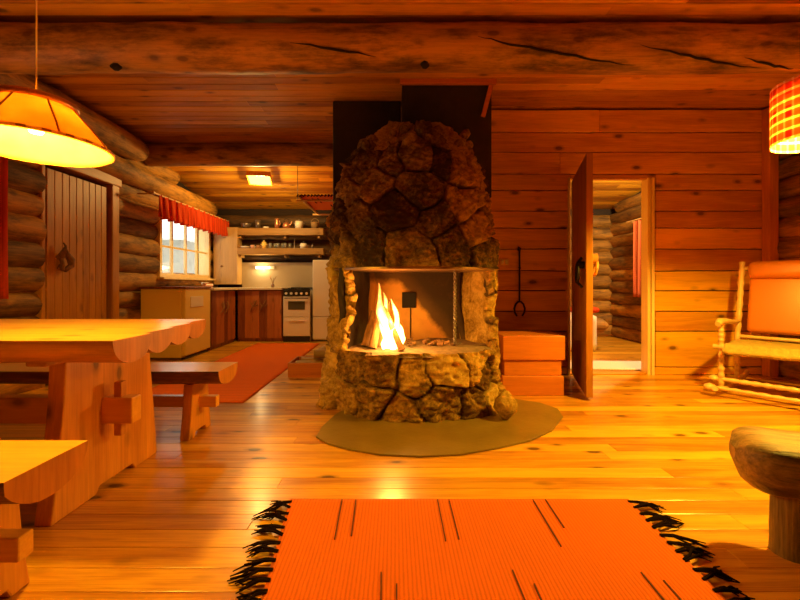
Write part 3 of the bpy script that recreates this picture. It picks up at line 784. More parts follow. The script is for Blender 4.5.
# iron fire fork
fk = MB(); p = at(519, 250, YP-0.03); x = p.x; y = YP-0.035
fk.tube([(x-0.0, y, 1.31), (x-0.012, y, 1.325), (x-0.005, y, 1.345), (x+0.012, y, 1.335), (x+0.004, y, 1.30), (x+0.004, y, 0.78)], 0.009, 8)
fk.tube([(x+0.004+a_, y, 0.735+c_) for a_, c_ in ((-0.028,-0.11),(-0.05,-0.07),(-0.055,-0.03),(-0.04,0.015),(-0.015,0.04),(0.015,0.04),(0.04,0.015),(0.055,-0.03),(0.05,-0.07),(0.028,-0.11))], 0.010, 8)
fk.tube([(x-0.004, y-0.001, 1.14), (x+0.012, y-0.001, 1.12)], 0.011, 8)
tag(fk.build('fire_fork', M['iron']), 'black iron fire fork hanging on the plank wall above the wooden box', 'fire fork')
q = MB(); q.tube([(x, YP-0.05, 1.335), (x, YP+0.005, 1.335)], 0.005, 6); tag(q.build('nail', M['iron']), 'nail holding the iron fork on the plank wall', 'nail')
# wall socket
sk = thing('light_switch', 'small cream wall switch on the planks beside the fireplace', 'switch', (at(504, 262, YP).x, YP-0.012, at(504,262,YP).z))
q = MB(); q.box(-0.045,0.045,-0.008,0.008,-0.035,0.035); q.build('plate', M['cream'], sk, bevel=0.004)
for xx in (-0.02, 0.02):
    q = MB(); q.box(xx-0.013,xx+0.013,-0.014,-0.009,-0.022,0.022); q.build('rocker_button', M['white'], sk, bevel=0.002)

# ------------------------------------------------------------------ dining table and benches
def half_log_mb(x0, x1, yc, hw, ztop, depth, seed=0, seg=0.08):
    """half round log, flat on top, along X: top face mat 0, round side mat 1, ends mat 2"""
    mb = MB(); n = 12; m_ = max(2, int((x1-x0)/seg)); rows = []
    for i in range(m_+1):
        x = x0+(x1-x0)*i/m_; row = []
        for k in range(n+1):
            t = PI*k/n
            nz = 1+0.05*noise.noise(Vector((x*2.5+seed, math.cos(t)*2, math.sin(t)*2+seed)))
            yy = yc-hw*math.cos(t)*(nz if 0 < k < n else 1); zz = ztop-0.012-(depth-0.012)*math.sin(t)*nz
            row.append((x, yy, zz))
        rows.append(row)
    vs = [p for r_ in rows for p in r_]
    fs = [(i*(n+1)+k, i*(n+1)+k+1, (i+1)*(n+1)+k+1, (i+1)*(n+1)+k) for i in range(m_) for k in range(n)]
    mb.add(vs, fs, True, 1)
    a = [(x0,yc-hw,ztop-0.012),(x0,yc-hw,ztop),(x0,yc+hw,ztop),(x0,yc+hw,ztop-0.012)]; b_ = [(x1,p[1],p[2]) for p in a]
    mb.add(a+b_, [(1,5,6,2)], False, 0); mb.add(a+b_, [(0,4,5,1),(2,6,7,3)], False, 1)
    for rowp, X in ((rows[0], x0), (rows[-1], x1)):
        v2 = list(rowp)+[(X,yc+hw,ztop),(X,yc-hw,ztop)]
        mb.add(v2, [tuple(range(len(v2))) if X == x1 else tuple(range(len(v2)))[::-1]], False, 2)
    return mb
TM = [M['tabX'], M['tabbark'], M['tabend']]
tb = thing('dining_table', 'heavy pine dining table of four half logs with scalloped ends, at left', 'table', (-1.9, 1.89, 0))
def rel(mb, loc):
    mb.v = [(p[0]-loc[0], p[1]-loc[1], p[2]-loc[2]) for p in mb.v]; return mb
TL = (-1.9, 1.89, 0)
topmb = MB()
for k in range(4):
    yc = 1.43+0.115+0.23*k
    h_ = half_log_mb(-2.95, -1.0-0.033*k-0.01, yc, 0.1135, 0.75, 0.098, seed=k*5)
    topmb.add(h_.v, h_.f); topmb.sm[-len(h_.f):] = h_.sm; topmb.mi[-len(h_.f):] = h_.mi
rel(topmb, TL).build('tabletop', TM, tb)
def trestle(x0, x1):
    # wide plank in the YZ plane, flaring to the foot with a notch
    poly = [(1.64,0.632),(2.20,0.632),(2.22,0.45),(2.26,0.12),(2.27,0.0),(2.08,0.0),(2.06,0.03),(1.83,0.03),(1.81,0.0),(1.57,0.0),(1.59,0.12),(1.63,0.45)]
    q = MB(); q.prism(poly, x0, x1, 'X'); return q
for x in (-1.42, -2.62): rel(trestle(x, x+0.07), TL).build('leg', M['tabZ'], tb, bevel=0.006)
q = MB(); q.box(-2.74,-1.21,1.84,1.91,0.31,0.43); rel(q, TL).build('stretcher', M['tabX'], tb, bevel=0.006)
q = MB(); q.box(-1.305,-1.27,1.855,1.895,0.25,0.50); rel(q, TL).build('wedge', M['tabend'], tb, bevel=0.004)
for x in (-1.425, -2.625):
    q = MB(); q.box(x, x+0.08, 1.54, 2.26, 0.634, 0.676); rel(q, TL).build('crossbar', M['tabbark'], tb, bevel=0.006)

def bench(name_label, loc, length, hw, h):
    root = thing('bench', name_label, 'bench', loc)
    half_log_mb(-length, 0.0, 0.0, hw, h, 0.105, seed=loc[1]*9).build('seat', [M['tabX'], M['bark'], M['tabend']], root)
    for x in (-0.24, -length+0.14):
        poly = [(-hw*0.66, h-0.092), (hw*0.66, h-0.092), (hw*0.80, 0.14), (hw*0.98, 0.0), (hw*0.5, 0.0), (hw*0.4, 0.03), (-hw*0.4, 0.03), (-hw*0.5, 0.0), (-hw*0.98, 0.0), (-hw*0.80, 0.14)]
        q = MB(); q.prism(poly, x, x+0.06, 'X'); q.build('leg', M['tabZ'], root, bevel=0.006)
    q = MB(); q.box(-length+0.05, -0.07, -0.025, 0.025, 0.17, 0.24); q.build('stretcher', M['tabX'], root, bevel=0.005)
    return root
bench('half-log pine bench in front of the table, nearest the viewer at bottom left', (-0.985, 1.145, 0), 1.9, 0.138, 0.452)
bench('half-log pine bench behind the table toward the kitchen', (-1.07, 2.575, 0), 1.9, 0.15, 0.425)

# ------------------------------------------------------------------ log stool, right
sb = thing('log_bench', 'grey-brown rustic log bench at the lower right edge', 'bench', (1.27, 1.50, 0), math.atan2(-0.43, 0.90))
def flat(t):
    s = math.sin(t); return min(1.0, 0.42/max(1e-3, s)) if s > 0.42 else 1.0
q = MB(); q.log((-0.005,0,0.315), (1.3,0,0.315), 0.148, n=28, seg=0.025, amp=0.07, prof=flat, round_end=0.11, seed=3)
q.v = [(x, y, 0.335+(z-0.315)*0.92) for x, y, z in q.v]
q.build('seat', M['stool'], sb)
for x, y in ((0.155, -0.02), (1.1, -0.06)):
    q = MB(); q.log((x,y,0.0), (x,y,0.26), 0.058, n=14, seg=0.04, amp=0.1); q.build('leg', M['stoolZ'], sb)

# ------------------------------------------------------------------ rocking chair
rc = thing('rocking_chair', 'pale turned-wood rocking chair in the right corner', 'chair', (2.83, 3.47, 0), math.radians(-53.13))
def spindle(p0, p1, r, beads=5, n=10):
    p0 = Vector(p0); p1 = Vector(p1); L = (p1-p0).length; m_ = 40; pts = []; rad = []
    for k in range(m_+1):
        u = k/m_; pts.append(p0.lerp(p1, u)); rad.append(r*(0.78+0.30*math.cos(u*beads*2*PI)**2*(0.6+0.4*math.sin(u*PI))))
    q = MB(); q.tube(pts, rad, n); return q
W = 0.60; CD = 0.52
for x in (0.0, W):
    spindle((x, 0.0, 0.05), (x, 0.0, 0.40), 0.024, 3).build('leg', M['chair'], rc)
    spindle((x, 0.0, 0.43), (x, -0.005, 0.60), 0.022, 2).build('arm_post', M['chair'], rc)
    spindle((x, CD-0.03, 0.05), (x, CD-0.03, 0.40), 0.024, 3).build('leg', M['chair'], rc)
    spindle((x, CD-0.05, 0.36), (x, CD+0.14, 1.17), 0.026, 4).build('back_post', M['chair'], rc)
    q = MB(); q.tube([(x, -0.09, 0.615), (x, -0.05, 0.635), (x, 0.15, 0.628), (x, 0.35, 0.61), (x, CD-0.0, 0.612)], [0.022,0.03,0.026,0.022,0.018], 10); q.build('armrest', M['chair'], rc)
    q = MB(); pts = []
    for k in range(21):
        u = -0.17+k/20*1.0; pts.append((x, u, 0.024+0.22*(u-0.3)**2+0.004))
    q.tube(pts, 0.021, 8); q.build('rocker', M['chair'], rc)
    q = MB(); q.tube([(x, 0.0, 0.415), (x, CD-0.02, 0.375)], 0.022, 8); q.build('seat_rail', M['chair'], rc)
q = spindle((-0.05, -0.02, 0.415), (W+0.05, -0.02, 0.415), 0.022, 5); q.build('front_rail', M['chair'], rc)
q = spindle((-0.06, 0.0, 0.135), (W+0.06, 0.0, 0.135), 0.021, 5); q.lathe([(0.001,-0.03),(0.035,-0.015),(0.04,0.0),(0.035,0.015),(0.001,0.03)], (-0.05,0,0.135), 12); q.build('stretcher', M['chair'], rc)
q = spindle((-0.05, -0.12, 0.078), (W+0.05, -0.12, 0.078), 0.018, 4); q.lathe([(0.001,-0.035),(0.04,-0.018),(0.045,0.0),(0.04,0.018),(0.001,0.035)], (-0.05,-0.12,0.076), 12); q.build('stretcher', M['chair'], rc)
q = MB(); q.tube([(0, CD+0.125, 1.10), (W*0.25, CD+0.15, 1.13), (W*0.75, CD+0.15, 1.13), (W, CD+0.125, 1.10)], 0.018, 8); q.build('top_rail', M['chair'], rc)
q = MB(); q.tube([(0, CD-0.03, 0.47), (W, CD-0.03, 0.47)], 0.018, 8); q.build('lower_rail', M['chair'], rc)
for k in range(2):
    spindle((0.10+0.40*k, CD-0.025, 0.47), (0.10+0.40*k, CD+0.135, 1.10), 0.014, 4).build('back_spindle', M['chair'], rc)
q = MB(); q.box(0.01, W-0.01, 0.01, CD-0.05, 0.385, 0.398); q.build('seat', M['chair'], rc, bevel=0.005)
def onchair(mb):
    a = math.radians(-53.13); c, s = math.cos(a), math.sin(a)
    return mb
# back cushion
def pillow(mb, cx, cy, cz, sx, sy, sz, tilt=0.0, n=18, p=3.4):
    vs = []; fs = []
    for j in range(n+1):
        ph = -PI/2+PI*j/n
        for i in range(2*n):
            th = 2*PI*i/(2*n)
            def sp(v, e): return math.copysign(abs(v)**e, v)
            e = 2/p
            x = sx*sp(math.cos(ph), 0.8)*sp(math.cos(th), e); z = sz*sp(math.cos(ph), 0.8)*sp(math.sin(th), e); y = sy*sp(math.sin(ph), 0.9)
            yy = y*math.cos(tilt)+z*math.sin(tilt); zz = -y*math.sin(tilt)+z*math.cos(tilt)
            vs.append((cx+x, cy+yy, cz+zz))
    for j in range(n):
        for i in range(2*n): fs.append((j*2*n+i, j*2*n+(i+1)%(2*n), (j+1)*2*n+(i+1)%(2*n), (j+1)*2*n+i))
    mb.add(vs, fs, True); return mb
tl = math.atan2(0.19, 0.81)
cu = thing('back_cushion', 'orange leather back cushion with rolled head pad on the rocking chair', 'cushion', (2.83, 3.47, 0), math.radians(-53.13))
def padbox(cx, cy, cz, hx, hy, hz, tilt, bulge=0.02):
    q = MB(); n = 10
    q.box(-hx, hx, -hy, hy, -hz, hz)
    q.v = [(cx+x, cy+y*math.cos(tilt)+z*math.sin(tilt), cz-y*math.sin(tilt)+z*math.cos(tilt)) for x, y, z in q.v]
    return q
def soft(o, w):
    b_ = o.modifiers['Bevel']; b_.width = w; b_.segments = 5
    for p_ in o.data.polygons: p_.use_smooth = True
    return o
soft(padbox(W/2, CD+0.0, 0.765, 0.225, 0.045, 0.255, tl).build('cushion_body', M['leather'], cu, bevel=0.03), 0.035)
soft(padbox(W/2, CD+0.035, 1.085, 0.235, 0.062, 0.082, tl).build('head_roll', M['leather'], cu, bevel=0.05), 0.055)
sc_ = thing('seat_cover', 'thick yellowish woolly cover spread over the rocking chair seat', 'seat cover', (2.83, 3.47, 0), math.radians(-53.13))
q = MB()
def cov(u, v):
    x = 0.03+u*0.60; yy = -0.10+v*0.53; z = 0.452+0.012*noise.noise(Vector((x*7, yy*7, 2)))+0.02*v*0
    if v < 0.12: z -= (0.12-v)*0.5
    if u > 0.94: z -= (u-0.94)*0.9
    e = 0.02*noise.noise(Vector((u*6, v*6, 7)))
    return (x+e, yy+e, z)
q.grid(cov, 40, 36); q.build('woolly_top', M['fleece'], sc_, solid=0.035)

# ------------------------------------------------------------------ rugs
rg = thing('rug', 'large orange ribbed rug with short dark lines in the foreground', 'rug', (0,0,0))
q = MB()
def rugp(u, v):
    yy = 0.80+v*0.95; xl = -0.40-0.06*(yy-1.2)/0.55; xr = 0.985+0.035*(yy-1.2)/0.55
    x = xl+(xr-xl)*u
    z = 0.014+0.002*noise.noise(Vector((x*3, yy*3, 0)))
    return (x, yy, z)
q.grid(rugp, 60, 40); q.build('weave', M['rug'], rg, solid=0.012)
for i_, (x, y0, y1) in enumerate(RUG_MARKS):
    q = MB(); k_ = 0.06*(1 if x < 0.28 else -0.6)*0
    sl_ = -0.03 if x < 0 else (0.0 if x < 0.4 else 0.02)
    q.bar((x-sl_*(y1-y0), y0, 0.0160), (x, y1, 0.0160), 0.0045, 0.004); q.build('dark_line', M['line'], rg)
rr = random.Random(12)
for side in (0, 1):
    q = MB(); n = 20
    for k in range(n):
        v = (k+0.5)/n*0.97+0.03
        p = Vector(rugp(side, v)); L = rr.uniform(0.07, 0.13); sg = -1 if side == 0 else 1
        dy0 = rr.uniform(-0.05, 0.05)-0.005
        for s_ in range(6):
            j = rr.uniform(-0.02, 0.02); ll = L*rr.uniform(0.75, 1.1); ee = rr.uniform(-0.022, 0.022)
            q.tube([(p.x-sg*0.012, p.y+j*0.3, 0.016), (p.x+sg*ll*0.25, p.y+dy0*0.3+j*0.4, 0.018+0.006*rr.random()), (p.x+sg*ll*0.6, p.y+dy0*0.8+j+0.008*rr.uniform(-1,1), 0.012+0.012*rr.random()), (p.x+sg*ll, p.y+dy0+j+ee, 0.006)], [0.003,0.004,0.0035,0.0018], 5)
    q.build('fringe', M['yarn'], rg)
kr = MB()
kr.grid(lambda u, v: (-2.22+u*1.0, 3.22+v*3.25, 0.010+0.002*noise.noise(Vector((u*4, v*9, 3)))), 20, 60)
tag(kr.build('runner_rug', M['mat_orange'], solid=0.008), 'long plain orange-red runner on the kitchen floor', 'rug')
wr = MB(); wr.grid(lambda u, v: (1.75+u*1.55+v*0.0, 4.50+v*0.52-u*0.10, 0.012+0.003*noise.noise(Vector((u*9, v*5, 3)))), 30, 10)
tag(wr.build('rag_rug', M['rag_white'], solid=0.009), 'pale rag rug on the bedroom floor seen through the doorway', 'rug')

# ------------------------------------------------------------------ kitchen
# low cream refrigerator by the left wall
def knob(mb, c, r=0.015): mb.lathe([(0.001,-r),(r*0.7,-r*0.7),(r,0),(r*0.7,r*0.7),(0.001,r)], c, 10); return mb
lfz = thing('refrigerator', 'low cream refrigerator under the kitchen window, its end toward the room', 'refrigerator', (-2.96, 5.42, 0))
q = MB(); q.box(-0.27, 0.25, -0.345, 0.345, 0.02, 0.90); q.build('body', M['cream'], lfz, bevel=0.01)
q = MB(); q.box(0.252, 0.30, -0.345, 0.345, 0.05, 0.90); q.build('door', M['cream'], lfz, bevel=0.008)
q = MB(); q.box(0.3005, 0.306, -0.22, 0.12, 0.66, 0.80); q.build('control_panel', M['white'], lfz, bevel=0.002)
q = MB(); q.box(-0.28, 0.31, -0.36, 0.35, 0.901, 0.93); q.build('top', M['cab'], lfz, bevel=0.004)
q = MB(); q.box(0.24, 0.29, -0.33, 0.33, 0.0, 0.019); q.build('foot', M['black'], lfz)
# side run of base cabinet
def base_cab(label, loc, w, d, nd, facing, style=0):
    root = thing('base_cabinet', label, 'cabinet', loc, 0 if facing == 'Y' else PI/2)
    q = MB(); q.box(-w/2, w/2, 0.03, d, 0.0, 0.868); q.build('body', M['cab'], root, bevel=0.004)
    for k in range(nd):
        x0 = -w/2+w*k/nd+0.004; x1 = -w/2+w*(k+1)/nd-0.004; q = MB(); n = max(2, int((x1-x0)/0.11))
        for j in range(n): q.box(x0+(x1-x0)*j/n+0.001, x0+(x1-x0)*(j+1)/n-0.001, 0.004, 0.028, 0.06, 0.855)
        dr = q.build('door', M['cab'], root, bevel=0.003)
        h = MB(); xm = x1-0.10 if k == 0 else x0+0.05
        h.tube([(xm-0.04, 0.004, 0.50), (xm-0.02, -0.025, 0.56), (xm+0.02, -0.03, 0.62), (xm+0.05, 0.004, 0.69)], 0.010, 6)
        h.tube([(xm, -0.028, 0.59), (xm+0.05, -0.025, 0.60), (xm+0.08, 0.0, 0.62)], 0.007, 6)
        h.tube([(xm, -0.028, 0.58), (xm-0.04, -0.02, 0.66)], 0.007, 6)
        h.build('handle', M['fire_log'], dr)
    return root
base_cab('red-brown plank kitchen cabinet left of the stove on the back wall', (-2.27, 6.70, 0), 0.74, 0.58, 2, 'Y')
sc2 = base_cab('dark plank cabinet of the side counter under the kitchen window', (-2.66, 6.25, 0), 0.86, 0.56, 2, 'X')
wt = MB()
wt.prism([(-3.22,5.80),(-2.62,5.80),(-2.62,6.66),(-1.89,6.66),(-1.89,7.28),(-3.22,7.28)], 0.870, 0.905)
tag(wt.build('worktop', M['worktop'], bevel=0.004), 'pale L-shaped kitchen worktop along the window and back wall', 'worktop')
# stove
sv = thing('stove', 'small white kitchen stove between the wooden cabinet and tall fridge', 'stove', (-1.64, 6.66, 0))
q = MB(); q.box(-0.225,0.225,0.02,0.60,0.0,0.86); q.build('body', M['white'], sv, bevel=0.006)
q = MB(); q.box(-0.225,0.225,0.0,0.60,0.861,0.885); q.build('hob', M['black'], sv, bevel=0.004)
for xx, yy in ((-0.11,0.17),(0.11,0.17),(-0.11,0.43),(0.11,0.43)):
    q = MB(); q.tube([(xx,yy,0.885),(xx,yy,0.896)], 0.075, 20); q.build('hot_plate', M['iron'], sv)
q = MB(); q.box(-0.222,0.222,0.003,0.019,0.765,0.858); q.build('control_panel', M['black'], sv, bevel=0.002)
for k in range(5):
    q = MB(); q.tube([(-0.17+k*0.085,0.003,0.81),(-0.17+k*0.085,-0.02,0.81)], 0.022, 12); q.build('knob', M['ceramic'], sv)
dr = MB(); dr.box(-0.222,0.222,0.0,0.019,0.42,0.755); dr = dr.build('oven_door', M['white'], sv, bevel=0.004)
q = MB(); q.box(-0.14,0.14,-0.004,-0.0005,0.54,0.68); q.build('oven_window', M['ovenglass'], dr)
q = MB(); q.tube([(-0.19,0.0,0.73),(-0.19,-0.03,0.73),(0.19,-0.03,0.73),(0.19,0.0,0.73)], 0.009, 8); q.build('handle', M['grey_metal'], dr)
dr = MB(); dr.box(-0.222,0.222,0.0,0.019,0.10,0.41); dr = dr.build('drawer', M['white'], sv, bevel=0.004)
q = MB(); q.box(-0.13,0.13,-0.014,-0.0005,0.345,0.365); q.build('handle', M['white'], dr, bevel=0.003)
q = MB(); q.box(-0.222,0.222,0.01,0.019,0.0,0.095); q.build('plinth', M['black'], sv)
# tall fridge
tf = thing('fridge_freezer', 'white two-door fridge half hidden behind the fireplace', 'refrigerator', (-1.09, 6.70, 0))
q = MB(); q.box(-0.29,0.29,0.05,0.60,0.02,1.37); q.build('body', M['white'], tf, bevel=0.01)
q = MB(); q.box(-0.29,0.29,0.0,0.048,0.42,1.37); q.build('door', M['white'], tf, bevel=0.01)
q = MB(); q.box(-0.29,0.29,0.0,0.048,0.04,0.41); q.build('door', M['white'], tf, bevel=0.01)
q = MB(); q.box(-0.25,0.25,0.06,0.5,0.0,0.019); q.build('foot', M['black'], tf)
# backsplash
q = MB(); q.box(-2.78, -1.39, 7.27, 7.295, 0.906, 1.36); tag(q.build('backsplash', M['splash'], bevel=0.002), 'pale panel on the wall behind kitchen worktop and stove', 'backsplash')
# corner cupboard on the worktop
M['cupboard'] = wood('honey_panel', (0.46,0.27,0.09), (0.66,0.42,0.16), 'Z', vary=0.1, knots=0.2)
uc = thing('wall_cupboard', 'pale narrow cupboard in the corner beside the kitchen window', 'cupboard', (-2.995, 7.07, 0))
q = MB(); q.box(-0.215,0.215,0.0,0.20,0.96,1.97); q.build('body', M['cupboard'], uc, bevel=0.004)
q = MB(); q.box(-0.08,0.213,-0.022,-0.001,0.965,1.965); dr = q.build('door', M['cupboard'], uc, bevel=0.004)
q = MB(); knob(q, (-0.055,-0.035,1.28), 0.018); q.build('knob', M['fire_log'], dr)
# shelves
def shelf(label, z0, z1):
    root = thing('shelf', label, 'shelf', (-2.05, 7.16, z0))
    q = MB(); n = 22; vs = []
    for k in range(n+1):
        x = -0.78+1.565*k/n; wv = 0.012*noise.noise(Vector((x*4, z0*9, 0)))
        vs += [(x,-0.10+wv,0.004*math.sin(k)),(x,-0.10+wv,z1-z0),(x,0.10,z1-z0),(x,0.10,0)]
    fs = [(4*k+j,4*(k+1)+j,4*(k+1)+(j+1)%4,4*k+(j+1)%4) for k in range(n) for j in range(4)]+[(0,1,2,3),(4*n+3,4*n+2,4*n+1,4*n)]
    q.add(vs, fs); q.build('board', M['shelf'], root, bevel=0.006)
    for x in (-0.7, 0.1, 0.70):
        q = MB(); q.box(x-0.02,x+0.02,-0.06,0.11,-0.05,-0.002); q.build('bracket', M['shelf'], root, bevel=0.004)
shelf('upper rough wooden slab shelf on the kitchen back wall', 1.83, 1.955)
shelf('lower rough wooden slab shelf on the kitchen back wall above the lamp', 1.49, 1.60)
UZ, LZ = 1.956, 1.601
def X_(px): return (px-395)/F*7.14
def vessel(name, label, cat, px, z, prof, mat, extra=None, group=None, y=7.14):
    root = thing(name, label, cat, (X_(px), y, z), 0, group)
    q = MB(); q.lathe(prof, (0,0,0), 20); q.build('body', mat, root, solid=0.003)
    if extra: extra(root)
    return root
def handle_side(mat, r, z0, z1):
    def f(root):
        q = MB(); q.tube([(r*0.95,0,z1),(r*1.5,0,z1-0.005),(r*1.6,0,(z0+z1)/2),(r*1.4,0,z0),(r*0.95,0,z0)], 0.006, 6); q.build('handle', mat, root)
    return f
def lid(mat, r, z):
    def f(root):
        q = MB(); q.lathe([(0.001,z+0.02),(r*0.5,z+0.015),(r,z)], (0,0,0), 20); knob(q, (0,0,z+0.03), 0.013); q.build('lid', mat, root)
        for s_ in (-1, 1):
            q = MB(); q.tube([(s_*r,0,z-0.03),(s_*r*1.35,0,z-0.03),(s_*r*1.3,0,z-0.045),(s_*r,0,z-0.045)], 0.006, 6); q.build('handle', mat, root)
    return f
def cyl(r, h, r2=None): r2 = r2 or r; return [(0.001,0),(r,0),(r2,h)]
vessel('bowl', 'wide dull metal bowl at the left end of the upper kitchen shelf', 'bowl', 246, UZ, [(0.001,0),(0.05,0.005),(0.085,0.05),(0.095,0.09)], M['grey_metal'])
vessel('jar', 'tall dark jar on the upper kitchen shelf beside the wide bowl', 'jar', 258, UZ, cyl(0.05,0.15), M['grey_metal'])
vessel('dish', 'small white oval dish on the upper kitchen shelf', 'dish', 266, UZ, [(0.001,0),(0.045,0.004),(0.055,0.03)], M['ceramic'])
vessel('jug', 'slim brown metal jug on the upper kitchen shelf', 'jug', 277, UZ, [(0.001,0),(0.04,0),(0.045,0.08),(0.03,0.14),(0.035,0.18)], M['copper'], handle_side(M['copper'],0.035,0.05,0.14))
def spout(root):
    q = MB(); q.tube([(0.05,0,0.05),(0.085,0,0.09),(0.10,0,0.13)], [0.014,0.011,0.008], 8); q.build('spout', M['copper'], root)
    q = MB(); q.tube([(-0.05,0,0.09),(-0.04,0,0.16),(0,0,0.18),(0.04,0,0.16),(0.05,0,0.09)], 0.006, 6); q.build('handle', M['iron'], root)
vessel('kettle', 'copper kettle with hooped handle on the upper kitchen shelf', 'kettle', 286.5, UZ, [(0.001,0),(0.065,0),(0.07,0.05),(0.05,0.10),(0.02,0.12)], M['copper'], spout)
vessel('cooking_pot', 'large light pot with lid on the upper kitchen shelf', 'pot', 299, UZ, cyl(0.07,0.13), M['ceramic'], lid(M['grey_metal'],0.072,0.13))
vessel('basket', 'small wicker basket at the right end of the upper kitchen shelf', 'basket', 315, UZ, [(0.001,0),(0.06,0),(0.075,0.11)], M['wicker'], lambda r_: MB().tube([(0.072*math.cos(t),0,0.10+0.08*math.sin(t)) for t in [PI*k/10 for k in range(11)]], 0.006, 6).build('handle', M['wicker'], r_))
vessel('plate_stack', 'low stack of plates at the left of the lower kitchen shelf', 'plates', 245, LZ, [(0.001,0),(0.05,0.0),(0.085,0.025),(0.088,0.035)], M['ceramic'])
vessel('cup', 'small pinkish cup beside the plates on the lower kitchen shelf', 'cup', 252.5, LZ, cyl(0.03,0.06,0.036), plain('pink_glaze',(0.75,0.42,0.32),0.3), handle_side(M['ceramic'],0.03,0.015,0.045))
vessel('cup', 'small brown cup left of the canister on the lower kitchen shelf', 'cup', 258, LZ, cyl(0.028,0.055,0.034), plain('brown_glaze',(0.45,0.22,0.10),0.3), handle_side(M['copper'],0.03,0.015,0.045))
vessel('canister', 'cream storage canister standing taller than its neighbours on the lower shelf', 'canister', 264, LZ, cyl(0.04,0.11), M['cream'], lid(M['cream'],0.041,0.11))
for k in range(6):
    vessel('drinking_glass', 'clear drinking glass in the row on the lower kitchen shelf', 'glass', 271+k*3.7, LZ, cyl(0.024,0.09,0.03), M['glassw'], group='drinking glasses on the lower kitchen shelf', y=7.14+(0.03 if k % 2 else -0.03))
vessel('candlestick', 'thin tall candlestick right of the glasses on the lower kitchen shelf', 'candlestick', 294.5, LZ, [(0.001,0),(0.03,0),(0.012,0.02),(0.008,0.16),(0.016,0.17)], M['grey_metal'])
vessel('cooking_pot', 'pale pot with lid on the lower kitchen shelf', 'pot', 303.5, LZ, cyl(0.06,0.09), M['ceramic'], lid(M['grey_metal'],0.062,0.09))
vessel('bottle', 'tiny dark bottle at the right end of the lower kitchen shelf', 'bottle', 312.5, LZ, [(0.001,0),(0.022,0),(0.022,0.05),(0.008,0.065),(0.008,0.085)], M['grey_metal'])
# worktop things
vessel('twig_vase', 'small vase with bare dark twigs on the worktop left of the stove', 'vase', 276, 0.906, [(0.001,0),(0.025,0),(0.03,0.04),(0.015,0.07)], M['grey_metal'],
       lambda r_: (lambda q: [q.tube([(0,0,0.05),(0.02*math.cos(a),0.02*math.sin(a),0.12),(0.06*math.cos(a),0.05*math.sin(a),0.17+0.03*math.sin(a*3))], 0.004, 5) for a in (0.3,1.6,2.7,4.2,5.3)] and q.build('twigs', M['fire_log'], r_))(MB()), y=6.95)
vessel('sugar_bowl', 'white pot on the near end of the side worktop by the window', 'pot', 226, 0.906, cyl(0.05,0.085,0.055), M['ceramic'], y=6.35)
q = MB(); q.tube([(-2.86,5.98,0.945),(-2.86,6.22,0.945)], 0.035, 12); q.tube([(-2.86,5.92,0.945),(-2.86,6.28,0.945)], 0.012, 8); tag(q.build('rolling_pin', M['copper']), 'wooden rolling pin lying on the side worktop under the window', 'rolling pin')
# lamp under the shelf
ul = thing('under_shelf_lamp', 'glowing tube lamp on the backsplash below the lower kitchen shelf', 'lamp', (X_(263), 7.245, 1.265))
q = MB(); q.box(-0.17,0.17,0.0,0.022,-0.03,0.03); q.build('housing', M['ceramic'], ul, bevel=0.004)
q = MB(); q.tube([(-0.155,-0.022,0),(0.09,-0.022,0)], 0.02, 12); q.build('tube', M['tubelight'], ul)
# kitchen ceiling lamp
p = Vector((-2.03, 6.0, ceil_z(6.0)))
kl = thing('ceiling_lamp', 'square glowing wooden-framed lamp on the kitchen ceiling', 'lamp', (p.x, p.y, p.z-0.125))
kl.rotation_euler = (-math.atan(0.18), 0, math.radians(12))
q = MB()
for a in ((-0.17,0.17,-0.17,-0.155),(-0.17,0.17,0.155,0.17),(-0.17,-0.155,-0.154,0.154),(0.155,0.17,-0.154,0.154)): q.box(*a, 0.0, 0.07)
q.build('frame', M['trimv'], kl, bevel=0.003)
q = MB(); q.box(-0.15,0.15,-0.15,0.15,0.005,0.02); q.build('diffuser', M['lampglass'], kl)
q = MB(); q.box(-0.05,0.05,-0.05,0.05,0.055,0.122); q.build('mount', M['trimv'], kl)
# curtains
def drape(name, X, y0, y1, z1, z0, mat, amp, folds, label, cat, sd=0, wav=0.0):
    q = MB()
    def fn(u, v):
        a = amp*(0.5+0.5*(1-v)); yy = y0+(y1-y0)*u
        x = X+a*math.sin(u*folds*2*PI+sd+0.8*math.sin(u*7))+a*0.4*math.sin(u*folds*4.3*PI+v*2)
        zb = z0+wav*math.sin(u*folds*2*PI)
        return (x, yy+0.012*math.sin(u*folds*4*PI), zb+(z1-zb)*v)
    q.grid(fn, int(folds*14), 16); o = q.build(name, mat, solid=0.003); return tag(o, label, cat)
va = drape('curtain_valance', -2.97, 5.02, 7.12, 2.09, 1.80, M['red_cloth'], 0.035, 13, 'short gathered red valance above the kitchen window', 'curtain', wav=0.012)
q = MB(); q.tube([(-2.97,4.93,2.085),(-2.97,7.14,2.085)], 0.011, 8); q.tube([(-2.97,4.93,2.085),(-2.97,4.90,2.085)], 0.02, 10); q.tube([(-2.97,4.97,2.085),(-3.2,4.97,2.085)],0.01,6); tag(q.build('curtain_rod', M['chair']), 'thin wooden rod carrying the red valance over the kitchen window', 'curtain rod')
drape('curtain', -3.10, 2.76, 3.20, 2.05, 0.84, M['red_cloth'], 0.035, 4, 'red curtain at the far left edge beside the log wall', 'curtain')
q = MB(); q.tube([(-3.10,1.5,2.06),(-3.10,3.32,2.06)], 0.011, 8); q.tube([(-3.10,3.30,2.06),(-3.25,3.30,2.06)],0.01,6); tag(q.build('curtain_rod', M['chair']), 'wooden rod of the red curtain at the far left edge', 'curtain rod')
drape('curtain', 3.80, 5.58, 6.38, 1.96, 0.76, M['coral'], 0.025, 6, 'coral patterned curtain on the bedroom log wall through the doorway', 'curtain')
